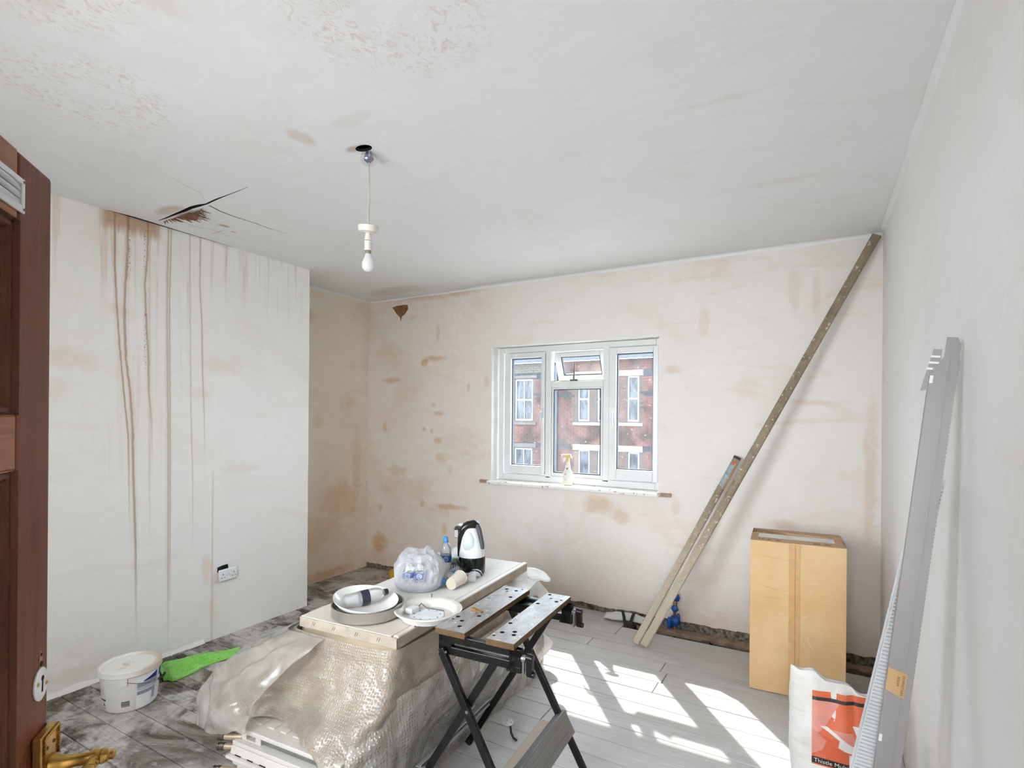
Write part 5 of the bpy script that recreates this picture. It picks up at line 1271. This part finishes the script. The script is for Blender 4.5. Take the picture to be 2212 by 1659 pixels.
# flanged white pan with wires
p2 = thing('flanged_pan', 'round white flanged light base with loose wires beside the grey ring', 'light fitting', (-1.474, 1.872, ZT))
m_pan = plain('pan_enamel', (214, 210, 202), .3, .1, var=.03)
q = MB(); q.lathe([(.001, .010), (.108, .010), (.112, .016), (.122, .034), (.128, .040), (.144, .043), (.1475, .041), (.1475, .037), (.130, .035), (.116, .006), (.110, .0045), (.001, .0045)], 64, None, False, False); q.build('pan', m_pan, p2, smooth=True)
q = MB(); q.lathe([(.001, .0115), (.075, .0112)], 40, Matrix.Translation((-.008, .0, 0)), False, False); q.build('white_disc', plain('disc_white', (238, 240, 242), .35), p2, smooth='all')
q = MB()
for a in range(9): q.lathe([(.0032, .0118), (.0032, .0124)], 8, Matrix.Translation((-.008+.058*cos(a*.7), .058*sin(a*.7), 0)))
q.build('fixing_hole', m_dark, p2)
q = MB(); q.tube([(-.085, .02, .014), (-.080, .05, .034), (-.055, .055, .016), (-.01, .065, .015), (.03, .07, .014)], .0022, 6); q.build('brown_wire', plain('wire_70', (90, 54, 44), .4), p2, smooth=True)
q = MB(); q.box(-.105, -.035, .010, -.065, .02, .034); q.build('terminal_cover', plain('milky_cover', (228, 230, 230), .3), p2, bevel=.006, seg=3)
q = MB(); q.tube([(-.075, .118, .042), (-.076, .120, .058)], .0022, 6); q.tube([(.02, -.112, .006), (.02, -.114, .002)], .004, 6); q.build('screw', plain('dull_steel', (110, 112, 116), .4, .8), p2)

# ------------------------------------------------------------------ carrier bag with bottles
cbag = MB(); n = 40; P = []
prof = [(0, .001), (.60, .001), (.86, .004), (.95, .020), (1.0, .055), (1.03, .095), (.98, .130), (.84, .158), (.60, .176), (.30, .184), (.02, .186)]
NI = 44
for i in range(NI+1):
    t = i/NI*(len(prof)-1); a_ = min(int(t), len(prof)-2); f = t-a_; r_ = prof[a_][0]*(1-f)+prof[a_+1][0]*f; z = prof[a_][1]*(1-f)+prof[a_+1][1]*f; row = []
    for j in range(2*n):
        ph = pi*j/n; c_, s_ = cos(ph), sin(ph); x = math.copysign(abs(c_)**.8, c_)*r_; y = math.copysign(abs(s_)**.8, s_)*r_
        q_ = Vector((x*1.3, y*1.3, z*9)); rdg = lambda fr, o_: 1-2*abs(mnoise.noise(Vector((q_.x*fr+o_, q_.y*fr, q_.z*fr*.55))))
        k = 1+(.08*fbm(q_.x+4, q_.y, q_.z*.6, 2)+.085*rdg(1.7, 3)+.050*rdg(3.4, 9))*min(1, z/.03)
        up = max(0, (z-.12)/.066)
        ear = up*(.030*math.exp(-((x-.42)**2+y*y)/.05)+.022*math.exp(-((x+.46)**2+(y-.1)**2)/.04)+.014*rdg(2.2, 5))
        row.append((x*.115*k, y*.100*k, z+ear))
    row.append(row[0]); P.append(row)
cbag.grid(P)
g = G('thin_white_carrier'); co = g.coord(); nz = g.noise(co, 14.0, 5, .62, 1.0); bb_ = g.bump(nz, .8, .02)
PP = g.xyz(); win_ = g.smooth((PP[0]*1.0+.01).abs(), .085, .03)*g.smooth((PP[2]-.105).abs(), .062, .03)
df = g.n('ShaderNodeBsdfDiffuse'); df.inputs[0].default_value = (.74, .75, .77, 1); g.t.links.new(bb_, df.inputs['Normal'])
tl = g.n('ShaderNodeBsdfTranslucent'); tl.inputs[0].default_value = (.80, .80, .82, 1); gl = g.n('ShaderNodeBsdfGlossy'); gl.inputs['Roughness'].default_value = .2; g.t.links.new(bb_, gl.inputs['Normal'])
m_carrier = g.done(g.shader_mix(.08, g.shader_mix((win_*g.smooth(nz, .32, .55)*.80+.14).sat(), g.shader_mix(.4, df.outputs[0], tl.outputs[0]), g.transp()), gl.outputs[0]))
co_ = cbag.build('carrier_bag', m_carrier, None, smooth=20); co_.location = (-1.775, 2.175, ZT); co_.rotation_euler = (0, 0, YAW); tag(co_, 'thin white carrier bag full of small bottles on the carton', 'carrier bag')
def at_bag(x, y): return Vector((-1.775, 2.175, 0)) + Vector((cos(YAW)*x-sin(YAW)*y, sin(YAW)*x+cos(YAW)*y, 0))
for i, (x, y, lb) in enumerate(((-.048, -.030, 'left one of the blue-labelled bottles inside the carrier bag'), (.012, -.036, 'middle one of the blue-labelled bottles inside the carrier bag'), (.060, -.014, 'right one of the blue-labelled bottles inside the carrier bag'))):
    p = at_bag(x, y); bottle(lb, Matrix.Translation((p.x, p.y, ZT)) @ Matrix.Rotation(YAW, 4, 'Z'), plain('white_cap', (232, 236, 240), .35), m_blab, 'bottles in the carrier bag', .172, False, True)

# ------------------------------------------------------------------ bottles, cup, kettle and the things behind them
bottle('standing water bottle with a blue label and light blue sports cap by the kettle', Matrix.Translation((-1.806, 2.445, ZT)) @ Matrix.Rotation(YAW+.15, 4, 'Z'), m_bluecap, m_blab, None, .200)
bottle('clear blue-labelled bottle lying on its side behind the paper cup', lying((-1.700, 2.420, ZT+.034), (-1.668, 2.228, ZT+.030), 1.6), m_bluecap, m_blab, None, .195)
cu = thing('paper_cup', 'white paper cup lying on its side with its base towards the doorway', 'cup', (0, 0, 0)); cu.matrix_world = lying((-1.612, 2.228, ZT+.0300), (-1.624, 2.330, ZT+.0385))
q = MB(); q.lathe([(.0265, .004), (.0285, 0), (.0295, .004), (.0375, .098), (.0392, .099), (.0385, .1015), (.0362, .099), (.0285, .008)], 36, None, False, False); q.build('cup_wall', plain('cup_paper', (232, 226, 212), .55, var=.02), cu, smooth=True)
q = MB(); q.lathe([(.0275, .0035), (.0005, .0030)], 36, None, False, False); q.build('cup_base', plain('cup_base', (196, 186, 166), .6, var=.03), cu)  # base coloured darker than the wall, shade painted in against the frontal fill
q = MB(); P = []
for i in range(15):
    row = []
    for j in range(21):
        a = 2*pi*j/20; z = i/14*.085; r_ = (.026+.012*i/14)*(1+.30*fbm(cos(a)*1.6, sin(a)*1.6, i*.16+3, 3)); row.append((r_*cos(a), r_*sin(a)*.72, z))
    row[-1] = row[0]; P.append(row)
q.grid(P); o = q.build('plastic_cup', m_pet, None, smooth='all'); o.matrix_world = lying((-1.640, 2.345, ZT+.027), (-1.574, 2.398, ZT+.034), 1.57); tag(o, 'crushed clear plastic cup lying behind the paper cup', 'cup')
# kettle-like appliance
kt = thing('kettle', 'black and white jug kettle standing on the white carton', 'kettle', (-1.688, 2.530, ZT), (0, 0, YAW))
m_kb = plain('kettle_black', (26, 25, 27), .16, var=.02); m_kw = plain('kettle_white', (232, 235, 234), .18, var=.01); m_kg = plain('kettle_grey_grip', (72, 74, 80), .4, var=.03)
def stack(secs, n=40):
    """loft of ellipses: (z, centre x, half width, half depth)"""
    q = MB(); P = []
    for z, cx_, a, b in secs: P.append([(cx_+a*cos(2*pi*i/n), b*sin(2*pi*i/n), z) for i in range(n)]+[(cx_+a, 0, z)])
    q.grid(P); q.add([p for p in P[0][:-1]], [tuple(range(n-1, -1, -1))]); q.add([p for p in P[-1][:-1]], [tuple(range(n))]); return q
stack([(.000, 0, .066, .064), (.006, 0, .073, .070), (.030, 0, .076, .073), (.085, 0, .0765, .073), (.100, 0, .0745, .071)]).build('kettle_base', m_kb, kt, smooth=True)
stack([(.098, 0, .0745, .071), (.122, .0, .0745, .071), (.140, .000, .0725, .069), (.170, -.003, .067, .065), (.205, -.008, .060, .060), (.240, -.012, .052, .052), (.266, -.014, .044, .044), (.282, -.012, .030, .030), (.287, -.010, .012, .012)]).build('kettle_jug', m_kw, kt, smooth=True)
q = MB(); q.tube([(-.073, -.020, .100), (-.069, -.028, .16), (-.062, -.036, .215), (-.046, -.040, .258), (-.018, -.036, .281), (.012, -.028, .288), (.032, -.024, .276)], [.005, .010, .015, .019, .020, .018, .015], 16); q.build('black_arch', m_kb, kt, smooth=True)
stack([(.252, -.016, .050, .047), (.266, -.015, .048, .045), (.283, -.012, .036, .034), (.291, -.010, .014, .014)]).build('kettle_lid', m_kb, kt, smooth=True)
q = MB(); q.tube([(.030, -.028, .280), (.042, -.030, .250), (.053, -.034, .205), (.061, -.038, .165), (.063, -.040, .146)], [.0135, .0135, .0125, .012, .009], 14); q.build('kettle_handle', m_kg, kt, smooth=True)
q = MB(); q.tube([(.010, -.026, .297), (.030, -.024, .291), (.043, -.026, .270)], [.005, .009, .008], 12); q.build('handle_cap', plain('silver_trim', (220, 220, 224), .25), kt, smooth=True)
q = MB(); q.hexa([(-.094, -.036, .206), (-.058, -.036, .198), (-.058, .022, .198), (-.094, .022, .206)], [(-.098, -.036, .262), (-.050, -.036, .270), (-.050, .022, .270), (-.098, .022, .262)]); q.build('spout', m_kb, kt, bevel=.007, seg=3)
q = MB(); q.hexa([(-.093, -.0375, .210), (-.074, -.0375, .206), (-.074, -.035, .206), (-.093, -.035, .210)], [(-.095, -.0375, .250), (-.076, -.0375, .250), (-.076, -.035, .250), (-.095, -.035, .250)]); q.build('spout_label', plain('silver_label', (176, 176, 176), .4), kt)
q = MB(); q.lathe([(.018, .268), (.020, .272), (.012, .281), (.003, .283)], 20, Matrix.Translation((-.060, .0, 0))); q.build('lid_button', plain('silver_trim', (220, 220, 224), .25), kt, smooth=True)
o = stack([(.122, -.002, .018, .012), (.135, -.004, .032, .020), (.165, -.006, .037, .024), (.205, -.010, .033, .022), (.235, -.013, .020, .014), (.244, -.014, .006, .005)], 28).build('jug_bulge', plain('kettle_pale', (214, 222, 220), .2), kt, smooth=True); o.location = (-.004, -.046, 0)
o = stack([(.0, .022, .040, .014), (.010, .022, .042, .015), (.028, .022, .034, .013), (.038, .022, .014, .007)], 28).build('front_foot', plain('kettle_white', (232, 235, 234), .18), kt, smooth=True); o.location = (0, -.066, .004)
q = MB(); q.tube([(.020+.040*cos(a), -.080, .008+.030*sin(a)) for a in [pi*i/14 for i in range(15)]], .0035, 8); q.build('foot_trim', m_kb, kt, smooth=True)
q = MB(); q.tube([(-.085, -.012, .080), (-.070, -.060, .074), (-.055, -.10, .062), (-.040, -.125, .066), (-.026, -.14, .056), (-.02, -.15, .048)], .0034, 8); q.build('cord', m_kb, kt, smooth=True)
# ribbed power base, tub and roll behind
pb = thing('ribbed_block', 'dark plastic block with white ribs between the standing bottle and the kettle', 'plastic block', (-1.795, 2.520, ZT), (0, 0, YAW))
q = MB(); q.hexa([(-.03, -.035, 0), (.06, -.035, 0), (.06, .05, 0), (-.03, .05, 0)], [(-.02, -.02, .048), (.055, -.02, .062), (.055, .045, .07), (-.02, .045, .058)]); q.build('block_body', plain('kettle_grey_grip', (72, 74, 80), .4), pb, bevel=.006)
for i in range(6):
    q = MB(); x = -.018+.012*i; q.hexa([(x, -.037, .006+.004*i), (x+.006, -.037, .006+.004*i), (x+.006, -.034, .006+.004*i), (x, -.034, .006+.004*i)], [(x+.002, -.0245, .040), (x+.008, -.0245, .042), (x+.008, -.021, .042), (x+.002, -.021, .040)]); q.build('white_rib', m_kw, pb)
tb2 = thing('small_tub', 'green and white plastic tub behind the standing bottle', 'tub', (-1.860, 2.640, ZT))
q = MB(); q.lathe([(.038, 0), (.040, .01), (.040, .052)], 28); q.build('tub_body', plain('green_tub', (120, 200, 160), .35), tb2, smooth=True)
q = MB(); q.lathe([(.0415, .050), (.0415, .076), (.030, .098), (.014, .104)], 28); q.build('tub_top', m_kw, tb2, smooth=True)
wr = MB(); wr.tube([(-2.010, 2.600, ZT+.030), (-1.90, 2.665, ZT+.030)], .0295, 28); o = wr.build('paper_roll', plain('paper_roll', (226, 220, 214), .8), None, smooth=True, bevel=.003); tag(o, 'white paper roll lying behind the carrier bag', 'roll')

# ------------------------------------------------------------------ folding workbench
wbx, wby, wr_ = -1.120, 1.962, radians(3.0)
wb = thing('workbench', 'black folding workbench with two worn jaw boards in the middle of the room', 'workbench', (wbx, wby, 0), (0, 0, wr_))
m_blk = plain('black_steel', (22, 20, 20), .38, .3, var=.06, scale=8); m_stepm = plain('grey_steel_step', (140, 142, 144), .36, .4, var=.05)
g = G('worn_jaw_top'); P = g.xyz(); nz = g.noise(g.comb(P[0]*2, P[1], 0), 9.0, 6, .65, .8)
col = g.mix(g.smooth(nz, .3, .7), lin(128, 124, 122), lin(170, 168, 166)); col = g.mix(g.smooth(g.noise(g.comb(P[0], P[1], 4.0), 30.0, 4, .6), .60, .68)*.8, col, lin(226, 224, 220))
col = g.mix(g.smooth(g.noise(g.comb(P[0], P[1], 9.0), 42.0, 3, .6), .68, .72)*.7, col, lin(48, 44, 42)); m_jaw = g.done(g.pbr(col, .34))
m_jedge = wood('jaw_edge', lin(84, 64, 42), lin(112, 88, 58), 1.0, .5, 1)
HA = [(-1.277, 1.769), (-1.265, 1.80), (-1.226, 1.771), (-1.201, 1.719), (-1.195, 1.848), (-1.20, 2.115), (-1.272, 2.205), (-1.255, 2.178), (-1.221, 2.205), (-1.205, 2.240)]
HB = [(-1.049, 1.712), (-1.029, 1.753), (-.991, 1.781), (-.979, 1.753), (-1.051, 1.847), (-1.056, 2.103), (-1.062, 2.236), (-1.036, 2.192), (-.996, 2.166), (-.986, 2.193)]
Mi = (Matrix.Translation((wbx, wby, 0)) @ Matrix.Rotation(wr_, 4, 'Z')).inverted()
for (x0, x1, hs_) in ((-.172, -.040, HA), (.052, .166, HB)):
    bm = bmesh.new(); pts = [(x0, -.290), (x1, -.290), (x1, .292), (x0, .292)]
    vs = [bm.verts.new((x, y, .7905)) for x, y in pts]
    for i in range(4): bm.edges.new((vs[i], vs[(i+1) % 4]))
    hv = []
    for i, (hx, hy) in enumerate(hs_):
        p = Mi @ Vector((hx, hy, 0)); r_ = .0058 if i in (0, 7, 9) else .0092
        p.x = min(max(p.x, x0+.014), x1-.014); p.y = min(max(p.y, -.275), .278)
        ring = [bm.verts.new((p.x+r_*cos(2*pi*k/14), p.y+r_*sin(2*pi*k/14), .7905)) for k in range(14)]; hv.append(ring)
        for k in range(14): bm.edges.new((ring[k], ring[(k+1) % 14]))
    bmesh.ops.triangle_fill(bm, use_beauty=True, edges=bm.edges[:])
    for f in bm.faces:
        if f.normal.z < 0: f.normal_flip()
    top_n = len(bm.faces)
    for ring in [vs]+hv:
        low = [bm.verts.new((v.co.x, v.co.y, .768)) for v in ring]
        for k in range(len(ring)):
            f = bm.faces.new((ring[k], ring[(k+1) % len(ring)], low[(k+1) % len(ring)], low[k])); f.material_index = 1 if ring is vs else 2
        if ring is vs: lowo = low
    f = bm.faces.new(lowo[::-1]); f.material_index = 2
    bmesh.ops.recalc_face_normals(bm, faces=bm.faces[:])
    me = bpy.data.meshes.new('jaw_board'); bm.to_mesh(me); bm.free()
    for m in (m_jaw, m_jedge, m_dark): me.materials.append(m)
    o = bpy.data.objects.new('jaw_board', me); COL.objects.link(o); o.parent = wb
q = MB(); q.box(-.040, -.29, .776, -.037, .29, .783); q.build('jaw_groove', m_jedge, wb)
for s_, y0, y1 in ((-1, -.276, -.252), (1, .246, .270)):
    q = MB(); xa, xb = -.165, .188
    q.box(xa, y0, .737, xb, y1, .7675); q.box(xa, y0, .690, xb-.02, y1, .7215); q.box(xa, y0, .690, xa+.06, y1, .7675); q.box(xb-.050, y0, .700, xb, y1, .7675); q.box(xb-.06, y0, .682, xb, y1, .705)
    q.build('end_beam', m_blk, wb, bevel=.003)
    q = MB(); q.box(xa+.02, y0+.004, .7675, xa+.11, y1-.004, .770); q.box(.06, y0+.004, .7675, .15, y1-.004, .770); q.build('jaw_runner', plain('rubbed_steel', (120, 104, 84), .4, .5), wb)
    yc = (y0+y1)/2
    q = MB(); q.tube([(xb, yc, .735), (xb+.016, yc, .735)], .0135, 16); q.build('clamp_screw', plain('screw_steel', (150, 146, 140), .3, .8), wb, smooth=True)
    q = MB(); q.box(xb+.006, yc-.017, .672, xb+.014, yc+.013, .742); q.build('clamp_plate', plain('screw_steel', (150, 146, 140), .3, .8), wb, bevel=.003)
    q = MB(); q.tube([(xb+.016, yc, .742), (xb+.044, yc, .740)], .014, 14); q.box(xb+.020, yc-.013, .682, xb+.042, yc+.013, .742); q.tube([(xb+.022, yc, .684), (xb+.050, yc, .684)], .0115, 14); q.build('crank_handle', m_blk, wb, smooth=True, bevel=.002)
q = MB(); q.box(-.10, .195, .735, .12, .24, .755); q.box(-.13, -.05, .742, -.07, .05, .762); q.build('cross_brace', m_blk, wb, bevel=.002)
def leg(xt, zt_, xb, zb, y, w_=.030, d_=.020):
    a, b = Vector((xt, y, zt_)), Vector((xb, y, zb)); M = frame(b, a-b, (0, 1, 0)); L = (a-b).length
    q = MB(); q.box(-d_/2, -w_/2, 0, d_/2, w_/2, L, M); o = q.build('leg', m_blk, wb, bevel=.003)
    e = MB(); e.box(-d_/2-.001, -w_/2-.001, -.006, d_/2+.001, w_/2+.001, .022, M); e.build('foot_cap', plain('black_rubber', (20, 20, 20), .7), o)
    return o
for yA, yB in ((-.288, -.262), (.283, .258)):
    leg(-.145, .715, .250, .008, yA); leg(.088, .715, -.345, .008, yB)
    q = MB(); q.tube([(-.022, yA-.014, .505), (-.022, yB+.014, .505)], .006, 10); q.build('pivot_bolt', plain('screw_steel', (150, 146, 140), .3, .8), wb)
q = MB()
for (x, z, y) in ((-.150, .705, -.300), (-.115, .71, -.3)): q.lathe([(.005, 0), (.004, .003)], 10, frame((x, y, z), (0, -1, 0), (1, 0, 0)))
q.lathe([(.006, 0), (.005, .003)], 10, frame((-.318, -.273, .055), (-.5, -1, 0), (0, 0, 1)))
q.build('rivet', plain('screw_steel', (150, 146, 140), .3, .8), wb)
ux, uz = .497, -.868       # along the front legs, downwards; outward normal is (.868, .497)
def stp(o, s_): return (.118+ux*s_+.868*o, .252+uz*s_+.497*o)
q = MB()
prof = [stp(.012, 0), stp(.026, 0), stp(.026, .100), stp(.004, .100), stp(.004, .094), stp(.020, .094), stp(.020, .006), stp(.012, .006)]
q.prism([(x, z) for x, z in prof], -.305, .300, Matrix(((1, 0, 0, 0), (0, 0, 1, 0), (0, 1, 0, 0), (0, 0, 0, 1))))
q.hexa([(stp(-.022, 0)[0], -.305, stp(-.022, 0)[1]), (stp(.026, 0)[0], -.305, stp(.026, 0)[1]), (stp(.026, 0)[0], .300, stp(.026, 0)[1]), (stp(-.022, 0)[0], .300, stp(-.022, 0)[1])],
       [(stp(-.022, -.004)[0], -.305, stp(-.022, -.004)[1]), (stp(.026, -.004)[0], -.305, stp(.026, -.004)[1]), (stp(.026, -.004)[0], .300, stp(.026, -.004)[1]), (stp(-.022, -.004)[0], .300, stp(-.022, -.004)[1])])
stepo = q.build('step', m_stepm, wb, bevel=.002)
q = MB()
for s0 in (.028, .072):
    a, b = stp(.0262, s0), stp(.0275, s0+.004); q.hexa([(a[0], -.27, a[1]), (b[0], -.27, b[1]), (b[0], .25, b[1]), (a[0], .25, a[1])], [(a[0]+.001, -.27, a[1]+.001), (b[0]+.001, -.27, b[1]+.001), (b[0]+.001, .25, b[1]+.001), (a[0]+.001, .25, a[1]+.001)])
q.build('step_rib', m_stepm, stepo)
q = MB(); 
def stq(o, s_): return (-.222-.52*s_+.855*o*-1, .232-.855*s_+.52*o)
pr = [stq(.012, 0), stq(.016, 0), stq(.016, .075), stq(.012, .075)]
q.prism([(x, z) for x, z in pr], -.285, .285, Matrix(((1, 0, 0, 0), (0, 0, 1, 0), (0, 1, 0, 0), (0, 0, 0, 1))))
q.box(-.262, -.285, .224, -.222, .285, .228); q.build('rear_step', m_stepm, wb, bevel=.001)
sl_ = MB(); sl_.hexa([(-1.262, 1.884, .7915), (-1.204, 1.874, .7915), (-1.200, 1.892, .7915), (-1.258, 1.904, .7915)], [(-1.262, 1.884, .800), (-1.205, 1.875, .797), (-1.202, 1.888, .797), (-1.259, 1.902, .801)])
o = sl_.build('wood_offcut', plain('bare_offcut', (150, 112, 64), .7, var=.15, scale=50), None, bevel=.001); tag(o, 'small sliver of bare wood lying on the left jaw board', 'offcut')
# on the boards under the bench
fl_ = thing('hook_plate', 'round white plate on a bent dark hook lying under the workbench', 'hook', (-1.345, 2.362, 0))
q = MB(); q.lathe([(.0005, .066), (.028, .066), (.0285, .069), (.0005, .070)], 32, Matrix.Rotation(radians(6), 4, 'X')); pl_ = q.build('round_plate', plain('white_plate', (214, 214, 210), .35, .2), fl_, smooth=True)
q = MB()
for a in (.3, 2.4, 4.5): q.lathe([(.0026, .0702), (.0026, .0706)], 10, Matrix.Rotation(radians(6), 4, 'X') @ Matrix.Translation((.017*cos(a), .017*sin(a), 0)))
q.build('screw_hole', m_dark, pl_)
q = MB(); q.tube([(.008, -.004, .066), (.014, -.006, .045), (.022, -.012, .022), (.040, -.022, .009), (.062, -.030, .007)], .0058, 10); q.build('bent_rod', plain('dark_rod', (58, 52, 48), .4, .5), fl_, smooth=True)
q = MB(); q.prism([(0, 0), (.066, 0), (.066, .020), (.058, .036), (.040, .044), (0, .044)], 0, .56, frame((-1.235, 2.500, .002), (.07, -1, 0), (1, .07, 0))
)
g = G('flaking_red_paint'); PP = g.xyz(); fl2 = g.smooth(g.noise(g.comb(PP[0], PP[1], PP[2]), 22.0, 5, .65), .50, .58)
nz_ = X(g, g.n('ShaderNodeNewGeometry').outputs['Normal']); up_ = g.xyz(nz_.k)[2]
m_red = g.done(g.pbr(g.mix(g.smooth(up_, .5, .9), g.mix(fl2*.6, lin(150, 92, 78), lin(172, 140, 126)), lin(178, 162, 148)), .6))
o = q.build('timber_batten', m_red, None, bevel=.003); tag(o, 'red brown painted timber moulding lying on the boards under the workbench', 'timber')
